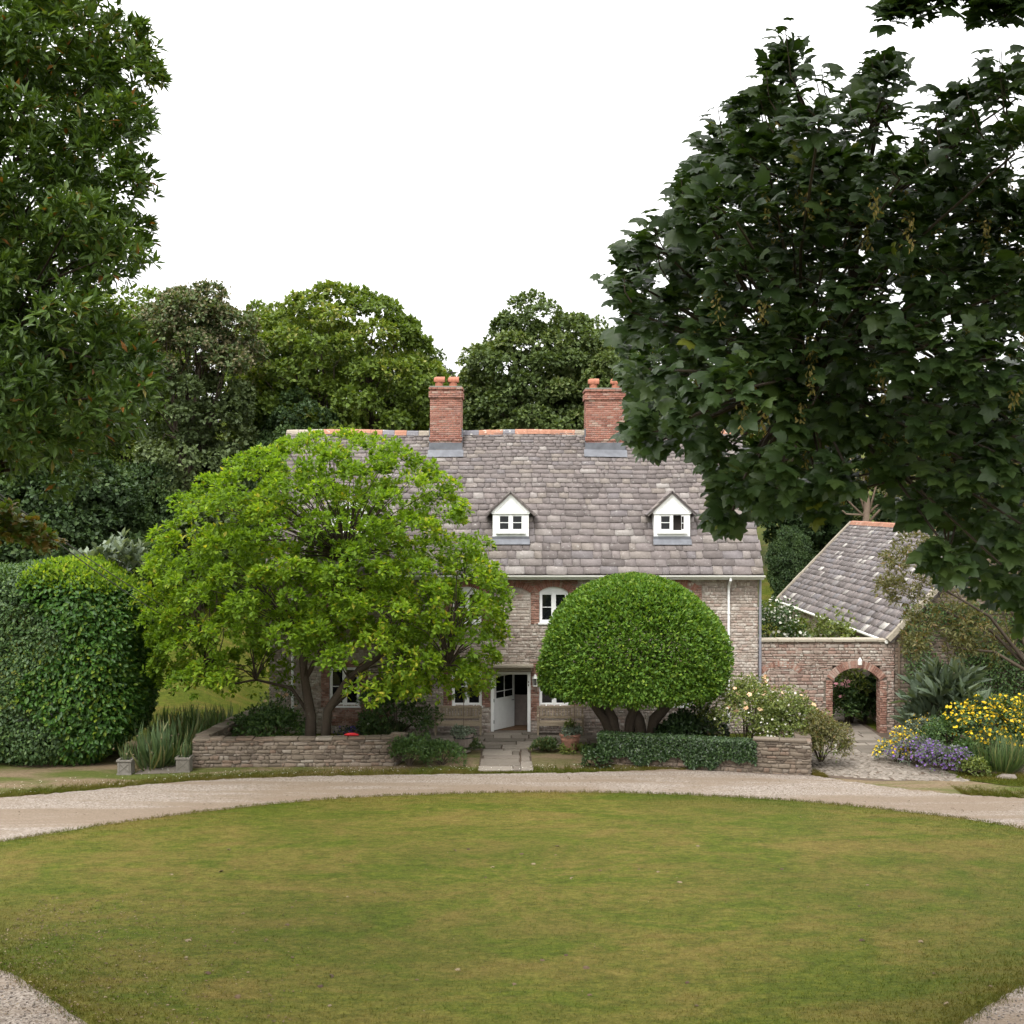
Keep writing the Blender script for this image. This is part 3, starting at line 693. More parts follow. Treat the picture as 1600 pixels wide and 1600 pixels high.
# door leaf, half open inwards
ang = R(52); lw = DX1 - DX0 - 2 * t - .02; hx, hy = DX0 + t + .01, FY + .1
ca, sa = math.cos(ang), math.sin(ang)
def dl(mbx, u0, u1, z0, z1, th=.045, y0=0.0):
    vs_ = [(hx + u * ca - (yy) * sa * -1 * 0 - yy * sa, hy + u * sa + yy * ca, z) for yy in (y0, y0 + th) for (u, z) in ((u0, z0), (u1, z0), (u1, z1), (u0, z1))]
    mbx.add(vs_, [(0, 1, 2, 3), (7, 6, 5, 4), (0, 4, 5, 1), (1, 5, 6, 2), (2, 6, 7, 3), (3, 7, 4, 0)])
zt = DZ - .1
d_ = MB(); dl(d_, 0, lw, .1, 1.2); dl(d_, 0, .1, 1.2, zt); dl(d_, lw - .1, lw, 1.2, zt); dl(d_, .1, lw - .1, zt - .1, zt)
dl(d_, lw * .5 - .012, lw * .5 + .012, 1.2, zt - .1); dl(d_, .1, lw - .1, 1.42, 1.445)
for u in (.22, .36, .5, .64): dl(d_, u, u + .008, .14, 1.16, .006, -.006)
door = d_.build('door', M['white'], house)
d_ = MB(); dl(d_, .1, lw - .1, 1.2, zt - .1, .008, .02); d_.build('pane', M['glass'], door)
d_ = MB(); d_.tube([(hx + (lw - .06) * ca + .02, hy + (lw - .06) * sa - .05, 1.05), (hx + (lw - .06) * ca - .06, hy + (lw - .06) * sa - .1, 1.05)], .012, 6); d_.build('handle', M['iron'], door)
for z in (.35, 1.1, 1.8):
    d_ = MB(); d_.box(DX0 + t - .012, DX0 + t + .012, FY - .026, FY - .018, z, z + .12); d_.build('hinge', M['iron'], dfr)
d_ = MB(); d_.box(DX0 + .35, DX1 + .3, FY + 1.35, FY + 1.4, .07, 1.12); d_.box(DX0 + .35, DX1 + .3, FY + 1.33, FY + 1.42, 1.12, 1.16)
for u in np.arange(DX0 + .4, DX1 + .3, .16): d_.box(u, u + .012, FY + 1.338, FY + 1.35, .1, 1.1)
d_.build('panelling', M['panel'], house)
d_ = MB(); d_.box(DX0 + t + .05, DX1 - t - .02, FY + .35, FY + 1.2, .06, .085); d_.build('door_mat', M['mat'], house)
# wall lantern right of the door
lx = fx(836); d_ = MB()
d_.box(lx - .02, lx + .02, FY - .12, FY, 2.0, 2.03); d_.lathe((lx, FY - .13, 1.66), [(.05, 0), (.085, .02), (.085, .05), (.07, .05)], 6); d_.lathe((lx, FY - .13, 1.95), [(.11, 0), (.03, .13), (.01, .16)], 6)
for a in range(6): d_.tube([(lx + .075 * math.cos(a * 1.047), FY - .13 + .075 * math.sin(a * 1.047), 1.7), (lx + .09 * math.cos(a * 1.047), FY - .13 + .09 * math.sin(a * 1.047), 1.96)], .008, 4)
lan = d_.build('wall_lantern', M['cream'], house); d_ = MB(); d_.lathe((lx, FY - .13, 1.715), [(.06, 0), (.075, .23)], 6); d_.build('lantern_glass', M['glass'], lan)
d_ = MB(); d_.box(fx(857), fx(873), FY - .01, FY, .22, .42); [d_.box(fx(858), fx(872), FY - .02, FY - .008, .24 + i * .045, .262 + i * .045) for i in range(4)]; d_.build('air_vent', M['wallcore'], house)

# roof: eave (y 44.62, z 5.62) to ridge (49.2, 10.8)
EV = np.array([0, 44.62, 5.60]); RG = np.array([0, 49.2, 10.80]); sl_ = RG - EV; SL = float(np.linalg.norm(sl_)); vdir = sl_ / SL; ndir = np.array([0, -vdir[2], vdir[1]])
RX0, RX1 = HX0 - .13, HX1 + .13
mb = MB()
o_ = ndir * -.06
def rp(x, s, off=0.0): off = off + .022 * math.sin(x * .85 + 1) * min(1, s * .5) + .012 * math.sin(x * 2.3 + s * 1.3); q = EV + vdir * s + ndir * off; return (x, q[1], q[2])
mb.add([rp(RX0, .02, -.02), rp(RX1, .02, -.02), rp(RX1, SL, -.02), rp(RX0, SL, -.02), rp(RX0, .02, -.14), rp(RX1, .02, -.14), rp(RX1, SL, -.14), rp(RX0, SL, -.14)],
       [(0, 1, 2, 3), (7, 6, 5, 4), (0, 4, 5, 1), (1, 5, 6, 2), (2, 6, 7, 3), (3, 7, 4, 0)])
BE = (98.4 - 44.62)
mb.add([(RX0, 49.2, 10.79), (RX1, 49.2, 10.79), (RX1, BE, 5.6), (RX0, BE, 5.6), (RX0, 49.2, 10.65), (RX1, 49.2, 10.65), (RX1, BE, 5.46), (RX0, BE, 5.46)], [(0, 1, 2, 3), (7, 6, 5, 4), (0, 4, 5, 1), (1, 5, 6, 2), (2, 6, 7, 3), (3, 7, 4, 0)], .3)
roof = mb.build('roof', M['slate'], house)
def slates(parent, mat, x0, x1, SL_, place, g0, g1, w0, w1, individual, skip=None, edge_jit=.02):
    """diminishing courses; place(x, s, off) -> point"""
    s = 0.0; items = []
    while s < SL_ - .06:
        fr_ = s / SL_; gauge = g0 + (g1 - g0) * fr_; gauge *= .93 + .14 * rng.random()
        wm = w0 + (w1 - w0) * fr_; x = x0 - rng.random() * wm * .5; first = True
        while x < x1:
            w = wm * (.42 + 1.1 * rng.random() ** 1.3); a, b = max(x, x0 + rng.normal() * .012), min(x + w, x1 + rng.normal() * .012)
            if x1 - (x + w) < .12: b = x1 + rng.normal() * .015; w = x1 - x + 1
            if b - a > .08 and not (skip and skip((a + b) / 2, s + gauge / 2)): items.append((a + .006, b - .006, s - .02 + rng.normal() * .012, min(s + gauge * 1.35, SL_), gauge, first))
            x += w
        s += gauge
    th = []
    Vs = []
    for a, b, s0, s1, gz_, _ in items:
        c = min(.05, (b - a) * .14) * rng.random() * 1.2; cr = min(.05, (b - a) * .14) * rng.random() * 1.2; tk = .02 + .014 * rng.random()
        lift = .034 + .014 * rng.random(); sk = rng.normal() * .008
        o2 = [(a + c, s0 + sk), (b - cr, s0 - sk), (b, s0 + cr * .8 + .012), (b, s1), (a, s1), (a, s0 + c * .8 + .012)]
        top = [place(x, s_, lift * (1 - (s_ - s0) / max(s1 - s0, .05)) + .002 + tk * .5) for x, s_ in o2]
        bot = [place(x, s_, lift * (1 - (s_ - s0) / max(s1 - s0, .05)) + .002 - tk * .5) for x, s_ in o2]
        Vs.append(top + bot)
    Vs = np.array(Vs); rn = rng.random(len(Vs))
    tris = [(0, 1, 2, 3), (0, 3, 4, 5)] + [(i, i + 6, (i + 1) % 6 + 6, (i + 1) % 6) for i in range(6)]
    q = np.array(tris); area = np.array([(b - a) * g_ for a, b, _, _, g_, _ in items]); order = np.argsort(-area)
    for i in order[:individual]: np_mesh('slate', Vs[i], q, mat, parent, np.full(12, rn[i]))
    rest = order[individual:]
    FF = (q[None] + (np.arange(len(rest)) * 12)[:, None, None]).reshape(-1, 4)
    o = np_mesh('small_slates', Vs[rest].reshape(-1, 3), FF, mat, parent, np.repeat(rn[rest], 12)); o['kind'] = 'stuff'
slates(roof, M['slate'], RX0, RX1, SL, rp, .37, .15, .56, .36, 300)
# ridge tiles
x = RX0; 
while x < RX1:
    x2 = min(x + .46, RX1); px_ = CX0 + x * F / 49.2
    rv = .85 + .15 * rng.random() if (px_ < 490 or 640 < px_ < 672 or 895 < px_ < 1000) else (.65 if rng.random() < .17 else .5 * rng.random())
    d_ = MB(); w_ = .17
    prof = [(-w_, 10.68), (-.09, 10.82), (0, 10.875), (.09, 10.82), (w_, 10.68)]
    vs_ = [(xx, 49.2 + a, z + rng.normal() * .004 + .03 * math.sin(xx * .85 + 1)) for xx in (x + .005, x2 - .005) for a, z in prof]
    d_.add(vs_, [(i, i + 1, i + 6, i + 5) for i in range(4)] + [(4, 3, 2, 1, 0), (5, 6, 7, 8, 9)], rv); d_.build('ridge_tile', M['ridge'], roof); x = x2
# gutter and pipes
d_ = MB(); n = 8; gy_, gz_, gr = 44.52, 5.56, .075
vs_, fs_ = [], []
for xx in (RX0 - .03, RX1 + .03):
    for rr in (gr, gr - .012):
        for k in range(n + 1):
            a = math.pi + math.pi * k / n; vs_.append((xx, gy_ + rr * math.cos(a), gz_ + rr * math.sin(a)))
m_ = n + 1
for k in range(n): fs_ += [(k, k + 1, 2*m_ + k + 1, 2*m_ + k), (m_ + k + 1, m_ + k, 3*m_ + k, 3*m_ + k + 1)]
fs_ += [(0, 2*m_, 3*m_, m_), (n, m_ + n, 3*m_ + n, 2*m_ + n)] + [(k, m_ + k, m_ + k + 1, k + 1) for k in range(n)] + [(2*m_ + k, 2*m_ + k + 1, 3*m_ + k + 1, 3*m_ + k) for k in range(n)]
d_.add(vs_, fs_); d_.box(RX0, RX1, 44.6, FY + .01, 5.42, 5.48)
d_.build('gutter', M['cream'], house, smooth=False)
for px_, z1 in ((1138, .3), (458, .1)):
    xx = fx(px_); d_ = MB(); d_.tube([(xx, gy_, 5.52), (xx, gy_, 5.4), (xx, 44.86, 5.2), (xx, 44.92, 5.05), (xx, 44.92, z1)], .045, 10)
    for z in (4.2, 2.6, 1.2): d_.tube([(xx, 44.92, z), (xx, 44.92, z + .07)], .058, 10)
    d_.build('downpipe', M['white'], house)
d_ = MB(); d_.tube([(HX1 + .06, 44.95, 5.45), (HX1 + .06, 44.95, .2)], .05, 10); o = d_.build('downpipe', M['greypipe'], house); o['label'] = 'dark grey corner downpipe'

# chimneys
def chimney(px0, px1, pytop, pots, pot_px):
    d = 48.55; x0, x1 = PX(px0, d), PX(px1, d); zt_ = PZ(pytop, d); y0, y1 = d, d + 1.25; zb = 9.75
    c_ = MB(); c_.box(x0 + .012, x1 - .012, y0 + .012, y1 - .012, zb, zt_ - .05); ch = c_.build('chimney', M['brickmortar'], house)
    w = x1 - x0; off = lambda z: .05 if zt_ - .42 < z < zt_ - .24 or zt_ - .13 < z < zt_ - .06 else (.03 if 10.42 < z < 10.56 else 0)
    z = zb + .2; row = 0
    rects_all = []
    while z < zt_ - .08:
        h = .078; e = off(z + h / 2)
        for (o0, u, n_, ln) in (((x0 - e, y0 - e, 0), (1, 0, 0), (0, -1, 0), w + 2 * e), ((x0 - e, y1 + e, 0), (0, -1, 0), (-1, 0, 0), y1 - y0 + 2 * e), ((x1 + e, y0 - e, 0), (0, 1, 0), (1, 0, 0), y1 - y0 + 2 * e), ((x1 + e, y1 + e, 0), (-1, 0, 0), (0, 1, 0), w + 2 * e)):
            a = -.115 if row % 2 else 0.0; rr = []
            while a < ln - .02:
                aa, bb = max(a, 0), min(a + .23, ln)
                if bb - aa > .03: rr.append((aa, bb, z, z + h))
                a += .23
            rects_all.append((rr, (o0, u, (0, 0, 1), n_), e))
        z += h; row += 1
    Vs, q = [], None
    for rr, frm, e in rects_all:
        V, q = piece_arrays(rr, frm, gap=.005, proud=.004, jit=.002, depth=.03 + e, inset=.004); Vs.append(V)
    Vs = np.concatenate(Vs); FF = (q[None] + (np.arange(len(Vs)) * 12)[:, None, None]).reshape(-1, 4)
    rn = np.clip(rng.random(len(Vs)), 0, 1)
    o = np_mesh('brickwork', Vs.reshape(-1, 3), FF, M['brick'], ch, np.repeat(rn, 12)); o['kind'] = 'stuff'
    c_ = MB(); c_.box(x0 - .03, x1 + .03, y0 - .03, y1 + .03, zt_ - .075, zt_); c_.build('capping', M['caststone'], ch, bevel=.03)
    # lead apron following the roof
    c_ = MB(); c_.box(x0 - .03, x1 + .03, y0 - .035, y0 - .005, 9.9, 10.36); c_.box(x0 - .035, x0 - .005, y0, 49.25, 9.9, 10.9); c_.box(x1 + .005, x1 + .035, y0, 49.25, 9.9, 10.9)
    s0 = np.interp(y0 - .02, [44.62, 49.2], [0, SL]); c_.add([rp(x0 - .08, s0 - .36, .085), rp(x1 + .08, s0 - .36, .085), rp(x1 + .08, s0, .085), rp(x0 - .08, s0, .085), rp(x0 - .08, s0 - .36, .06), rp(x1 + .08, s0 - .36, .06), rp(x1 + .08, s0, .06), rp(x0 - .08, s0, .06)],
        [(0, 1, 2, 3), (7, 6, 5, 4), (0, 4, 5, 1), (1, 5, 6, 2), (2, 6, 7, 3), (3, 7, 4, 0)])
    c_.build('lead_flashing', M['lead'], ch)
    for p_ in pot_px:
        xc = PX(p_, d + .5); yc = d + .55
        c_ = MB(); c_.lathe((xc, yc, zt_ - .02), [(.17, 0), (.17, .05), (.15, .06), (.145, .2)], 16)
        # half-round hood lying along x, open at its right end
        vs_, fs_ = [], []; n_ = 12
        for xx, sc in ((-.2, .55), (-.17, .85), (-.1, 1), (.22, 1)):
            for rr in (.16, .128):
                for k in range(n_ + 1):
                    a = -.35 + (math.pi + .7) * k / n_; vs_.append((xc + xx, yc + rr * sc * math.cos(a), zt_ + .24 + rr * sc * math.sin(a)))
        m2 = n_ + 1
        for j in range(3):
            b0, b1 = j * 2 * m2, (j + 1) * 2 * m2
            for k in range(n_): fs_ += [(b0 + k, b0 + k + 1, b1 + k + 1, b1 + k), (b0 + m2 + k + 1, b0 + m2 + k, b1 + m2 + k, b1 + m2 + k + 1)]
        b1 = 3 * 2 * m2
        for k in range(n_): fs_.append((b1 + k, b1 + k + 1, b1 + m2 + k + 1, b1 + m2 + k))
        fs_.append(tuple(range(m2)))
        c_.add(vs_, fs_, .5); c_.build('chimney_pot', M['terracotta'], ch)
    return ch
chimney(672, 721, 603, 2, (686, 708)); chimney(915.5, 976, 606, 2, (927, 962))
d_ = MB(); d_.tube([(PX(706, 49), 49.3, 12.5), (PX(706, 49), 49.3, 13.15)], .012, 5)
for k in range(4): d_.tube([(PX(706, 49) - .22, 49.2 + k * .08, 13.1), (PX(706, 49) + .22, 49.2 + k * .08, 13.1)], .006, 4)
d_.build('aerial', M['iron'], house)

# dormers
def dormer(pxc, open_right):
    yfr = np.interp(1.55, [0, SL], [44.62, 49.2]); yfr = 45.62; d = yfr
    cx = PX(pxc, d); w = 1.28; z0, z1, za = PZ(838, d), PZ(801, d), PZ(769, d)
    b = MB()
    wx0, wx1 = cx - w / 2 + .16, cx + w / 2 - .16
    for a_, b_, c_, d2 in cells(cx - w/2, cx + w/2, z0, z1, [(wx0, wx1, z0 + .16, z1 - .03)]): b.box(a_, b_, d, d + .1, c_, d2)
    b.prism([(cx - w/2 - .02, z1), (cx + w/2 + .02, z1), (cx, za - .07)], d - .012, d + .1)
    for s in (-1, 1): b.box(cx + s * w/2 - .05 * (s > 0), cx + s * w/2 + .05 * (s < 0), d + .1, d + 2.0, z0, z1)
    dm = b.build('dormer', M['white'], house)
    b = MB(); b.box(cx - w/2 + .06, cx + w/2 - .06, d + .3, d + 1.3, z0, z1); b.build('dormer_room', M['dark'], dm)
    # pediment boards
    b = MB()
    for k, zz in enumerate(np.arange(z1 + .03, za - .22, .13)):
        hw = (za - .1 - zz) / (za - .07 - z1) * (w / 2) - .12
        if hw > .08: b.box(cx - hw, cx + hw, d - .022, d - .012, zz, zz + .12)
    b.build('pediment_board', M['white'], dm)
    b = MB(); b.box(cx - w/2 - .04, cx + w/2 + .04, d - .05, d - .012, z1 - .04, z1 + .012); 
    for s in (-1, 1):
        vs_ = []
        for yy in (d - .05, d - .0125):
            vs_ += [(cx + s * (w/2 + .06), yy, z1 - .0), (cx, yy, za - .02), (cx, yy, za - .15), (cx + s * (w/2 - .08), yy, z1 + .0)]
        b.add(vs_, [(0, 1, 2, 3), (7, 6, 5, 4), (0, 4, 5, 1), (2, 6, 7, 3), (0, 3, 7, 4)])
    b.build('barge_board', M['white'], dm)
    casement(dm, cx, wx1 - wx0, z0 + .16, z1 - .03, d + .0, open_right=open_right)
    b = MB(); AP = 1.26; b.add([rp(cx - w/2 - .04, AP, .1), rp(cx + w/2 + .04, AP, .1), rp(cx + w/2 + .04, 1.5, .1), rp(cx - w/2 - .04, 1.5, .1), rp(cx - w/2 - .04, AP, .07), rp(cx + w/2 + .04, AP, .07), rp(cx + w/2 + .04, 1.5, .07), rp(cx - w/2 - .04, 1.5, .07)],
        [(0, 1, 2, 3), (7, 6, 5, 4), (0, 4, 5, 1), (1, 5, 6, 2), (2, 6, 7, 3), (3, 7, 4, 0)])
    b.box(cx - w/2 - .02, cx + w/2 + .02, d - .03, d - .002, z0 - .12, z0 - .002); b.build('lead_apron', M['lead'], dm)
    # small stone-slate roof
    hw = w / 2 + .24; zlo = z1 - .09; run = math.hypot(hw, za + .02 - zlo)
    dr = MB()
    for s in (-1, 1):
        A = Vector((cx + s * hw, 0, zlo)); B = Vector((cx, 0, za)); nn = Vector(((za - zlo) * s, 0, hw)).normalized()
        vs_ = []
        for o2 in (0, -.05):
            for (yy, q) in ((d - .1, A), (d - .1, B), (d + 2.3, B), (d + 2.3, A)): vs_.append((q.x + nn.x * o2, yy, q.z + nn.z * o2))
        dr.add(vs_, [(0, 1, 2, 3), (7, 6, 5, 4), (0, 4, 5, 1), (1, 5, 6, 2), (2, 6, 7, 3), (3, 7, 4, 0)])
    rf = dr.build('dormer_roof', M['slate'], dm)
    for s in (-1, 1):
        dirx = Vector((-s * hw, 0, za - zlo)).normalized(); nn = Vector((dirx.z * s, 0, -dirx.x * s)); nn = nn if nn.z > 0 else -nn
        for row in range(4):
            t0 = row * run / 4 - .02; y = d - .14
            while y < d + 2.0:
                L_ = .28 + .2 * rng.random(); vs_ = []
                for off in (.03, 0):
                    for (yy, tt, ex) in ((y, t0, .02), (y, t0 + run / 4 + .05, 0), (y + L_, t0 + run / 4 + .05, 0), (y + L_, t0, .02)):
                        q = Vector((cx + s * hw, 0, zlo)) + dirx * tt + nn * (off + ex + .004); vs_.append((q.x, yy, q.z))
                m_ = MB(); m_.add(vs_, [(0, 1, 2, 3), (7, 6, 5, 4), (0, 4, 5, 1), (1, 5, 6, 2), (2, 6, 7, 3), (3, 7, 4, 0)]); m_.build('slate', M['slate'], rf) if y < d + .3 else dr
                if y >= d + .3: pass
                y += L_ + .008
for p_, op in ((798, False), (1050, True), (546, False)): dormer(p_, op)
#@@PART2
# ------------------------------------------------------------------ barn to the right, its axis running away from the camera
BX0, BXR, BY0, BY1 = 13.42, 16.85, 45.0, 63.5
BZE, BZR = 3.55, 7.1; BX1 = 2 * BXR - BX0
barn = thing('outbuilding', (BXR, 54, 0), 'stone outbuilding with a steep slate roof beyond the arched wall', 'outbuilding')
mb = MB()
mb.prism([(BX0, -.3), (BX1, -.3), (BX1, BZE - .1), (BXR, BZR - .12), (BX0, BZE - .1)], BY0, BY0 + .4)
mb.prism([(BX0, -.3), (BX1, -.3), (BX1, BZE - .1), (BXR, BZR - .12), (BX0, BZE - .1)], BY1 - .4, BY1)
mb.box(BX0, BX0 + .4, BY0 + .4, BY1 - .4, -.3, BZE - .1); mb.box(BX1 - .4, BX1, BY0 + .4, BY1 - .4, -.3, BZE - .1)
bw = mb.build('wall', M['wallcore'], barn)
gs = rows_fill(BX0, BX1, 0, BZR - .2, lambda v: .08 + .07 * rng.random(), lambda v: .15 + .3 * rng.random(), lambda u, v: v > BZE - .15 and abs(u - BXR) > (BZR - .2 - v) / (BZR - BZE) * (BXR - BX0) - .1)
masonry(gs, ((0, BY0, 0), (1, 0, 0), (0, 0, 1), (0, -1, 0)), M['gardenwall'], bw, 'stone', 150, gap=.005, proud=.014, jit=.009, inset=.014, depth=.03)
ss_ = rows_fill(.4, BY1 - BY0, 2.3, BZE - .15, lambda v: .09 + .07 * rng.random(), lambda v: .2 + .3 * rng.random(), lambda u, v: False)
masonry(ss_, ((BX0, BY0, 0), (0, 1, 0), (0, 0, 1), (-1, 0, 0)), M['rubble'], bw, 'side_stone', 0, gap=.005, proud=.014, jit=.009, inset=.014, depth=.03)
for yc in (50.2, 51.6, 53.4):
    w_ = MB(); w_.box(BX0 - .05, BX0 - .03, yc, yc + .62, 2.45, 3.1); wo_ = w_.build('window', M['glass'], barn)
    w_ = MB()
    for a_, b_, c_, d2 in ((yc - .06, yc, 2.4, 3.16), (yc + .62, yc + .68, 2.4, 3.16), (yc, yc + .62, 2.4, 2.45), (yc, yc + .62, 3.1, 3.16), (yc + .29, yc + .33, 2.45, 3.1)): w_.box(BX0 - .07, BX0 - .02, a_, b_, c_, d2)
    w_.build('frame', M['teak'], wo_)
AE = np.array([BX0 - .27, 0, BZE - .27 * (BZR - BZE) / (BXR - BX0)]); AR = np.array([BXR, 0, BZR]); av = AR - AE; AL = float(np.linalg.norm(av)); av = av / AL; an = np.array([-av[2], 0, av[0]])
def bp(y, s, off=0.0):
    q = AE + av * s + an * off; return (q[0], y, q[2])
mb = MB()
RY0, RY1 = BY0 - .12, BY1 + .12
mb.add([bp(RY0, 0, -.02), bp(RY0, AL, -.02), bp(RY1, AL, -.02), bp(RY1, 0, -.02), bp(RY0, 0, -.14), bp(RY0, AL, -.14), bp(RY1, AL, -.14), bp(RY1, 0, -.14)], [(0, 1, 2, 3), (7, 6, 5, 4), (0, 4, 5, 1), (1, 5, 6, 2), (2, 6, 7, 3), (3, 7, 4, 0)])
XE = 2 * BXR - AE[0]
mb.add([(BXR, RY0, BZR - .01), (XE, RY0, AE[2]), (XE, RY1, AE[2]), (BXR, RY1, BZR - .01), (BXR, RY0, BZR - .15), (XE, RY0, AE[2] - .12), (XE, RY1, AE[2] - .12), (BXR, RY1, BZR - .15)], [(0, 3, 2, 1), (4, 5, 6, 7), (0, 1, 5, 4), (1, 2, 6, 5), (2, 3, 7, 6), (3, 0, 4, 7)])
broof = mb.build('roof', M['barnslate'], barn)
slates(broof, M['barnslate'], RY0 + .05, RY1 - .05, AL, bp, .34, .2, .5, .36, 300)
y = RY0
while y < RY1:
    d_ = MB(); vs_ = [(BXR + a, yy, z) for yy in (y + .005, min(y + .46, RY1) - .005) for a, z in ((-.17, BZR - .1), (-.08, BZR + .06), (0, BZR + .1), (.08, BZR + .06), (.17, BZR - .1))]
    d_.add(vs_, [(i, i + 5, i + 6, i + 1) for i in range(4)] + [(0, 1, 2, 3, 4), (9, 8, 7, 6, 5)], .25 + .2 * rng.random()); d_.build('ridge_tile', M['ridge'], broof); y += .46
for yy in (RY0 - .1, RY1 - .08):     # stone copings on both verges
    d_ = MB(); n = 9
    for k in range(n):
        s0, s1 = AL * k / n + .004, AL * (k + 1) / n - .004; hh = .11 + .015 * rng.random()
        d_.add([bp(yy, s0, -.05), bp(yy, s1, -.05), bp(yy + .2, s1, -.05), bp(yy + .2, s0, -.05), bp(yy, s0, hh), bp(yy, s1, hh), bp(yy + .2, s1, hh), bp(yy + .2, s0, hh)], [(0, 3, 2, 1), (4, 5, 6, 7), (0, 1, 5, 4), (1, 2, 6, 5), (2, 3, 7, 6), (3, 0, 4, 7)])
    d_.build('coping', M['ashlar'], barn)
d_ = MB(); d_.tube([(AE[0] - .06, RY0, AE[2] - .05), (AE[0] - .06, RY1, AE[2] - .05)], .06, 8); d_.tube([(AE[0] - .06, 56, AE[2] - .05), (BX0 - .08, 56, AE[2] - .35), (BX0 - .08, 56, .5)], .045, 8)
d_.build('gutter', M['cream'], barn)
d_ = MB(); d_.tube([(BX0 + .12, BY0 - .07, 3.2), (BX0 + .12, BY0 - .07, .05)], .04, 8); d_.build('downpipe', M['palebark'], barn)

# ------------------------------------------------------------------ wall with the arched gateway
AX0, AX1, ATOP = HX1 + .02, BX0 - .02, PZ(1003, FY)
gx0, gx1 = fx(1301), fx(1375); gs_, gc = 1.86, 2.36
aw = thing('arched_wall', ((AX0 + AX1) / 2, FY + .2, 0), 'tall stone wall with a brick arched gateway between house and outbuilding', 'wall')
mb = MB()
for a, b, c, d in cells(AX0, AX1, 0, ATOP, [(gx0, gx1, 0, gc)]): mb.box(a, b, FY + .012, FY + .45, c - (.2 if c == 0 else 0), d, .5)
awl = mb.build('wall', M['wallcore'], aw)
zones = [(gx0 - .24, gx0, 0, gs_), (gx1, gx1 + .24, 0, gs_)]
r_ = rows_fill(AX0, AX1, 0, ATOP, lambda v: .055 + .075 * rng.random(), lambda v: .09 + .24 * rng.random(), lambda u, v: inz(u, v, zones + [(gx0, gx1, 0, gc)]))
masonry(trim(r_, zones + [(gx0, gx1, 0, gc)]), fr, M['rubblewarm'], awl, 'stone', 200, gap=.006, proud=.012, jit=.014, inset=.014, depth=.03)
r_ = []
for zn in zones: r_ += rows_fill(*zn, lambda v: .078, lambda v: .235, lambda u, v: False)
masonry(r_, fr, M['oldbrick'], awl, 'brick', 0, gap=.004, proud=.012, jit=.004, inset=.008, depth=.03)
arch_bricks((gx0 + gx1) / 2, gs_, (gx1 - gx0) / 2, gc - gs_ - .06, .26, FY - .02, FY + .46, M['oldbrick'], awl, 27)
arch_bricks((fx(1192) + fx(1248)) / 2, 2.1, (fx(1248) - fx(1192)) / 2, .25, .2, FY - .014, FY + .05, M['oldbrick'], awl, 19)
for s, x_ in ((1, gx0), (-1, gx1)):
    rr = rows_fill(0, .44, 0, gs_ + .1, lambda v: .078, lambda v: .225, lambda u, v: False)
    masonry(rr, ((x_, FY + .005 if s > 0 else FY + .445, 0), (0, 1 * s, 0), (0, 0, 1), (s, 0, 0)), M['oldbrick'], awl, 'jamb_brick', 0, gap=.004, proud=.008, jit=.003, inset=.006, depth=.02)
x = AX0
while x < AX1 - .05:
    w = min(.55 + .35 * rng.random(), AX1 - x); d_ = MB(); z_ = ATOP + rng.normal() * .006
    d_.box(x + .004, x + w - .004, FY - .08 + rng.normal() * .01, FY + .53, z_, z_ + .1); d_.build('coping_stone', M['ashlar'], aw, bevel=.02); x += w
lx = fx(1341); lamp = thing('gate_lamp', (lx, FY - .05, 2.5), 'small white lamp hanging on a bracket above the arched gateway', 'lamp')
d_ = MB(); d_.tube([(lx, FY, 2.86), (lx, FY - .2, 2.9), (lx, FY - .22, 2.78)], .012, 6); d_.build('bracket', M['iron'], lamp)
d_ = MB(); d_.lathe((lx, FY - .22, 2.42), [(.05, 0), (.075, .02), (.075, .16), (.045, .22), (.02, .27)], 12); d_.build('shade', M['cream'], lamp)

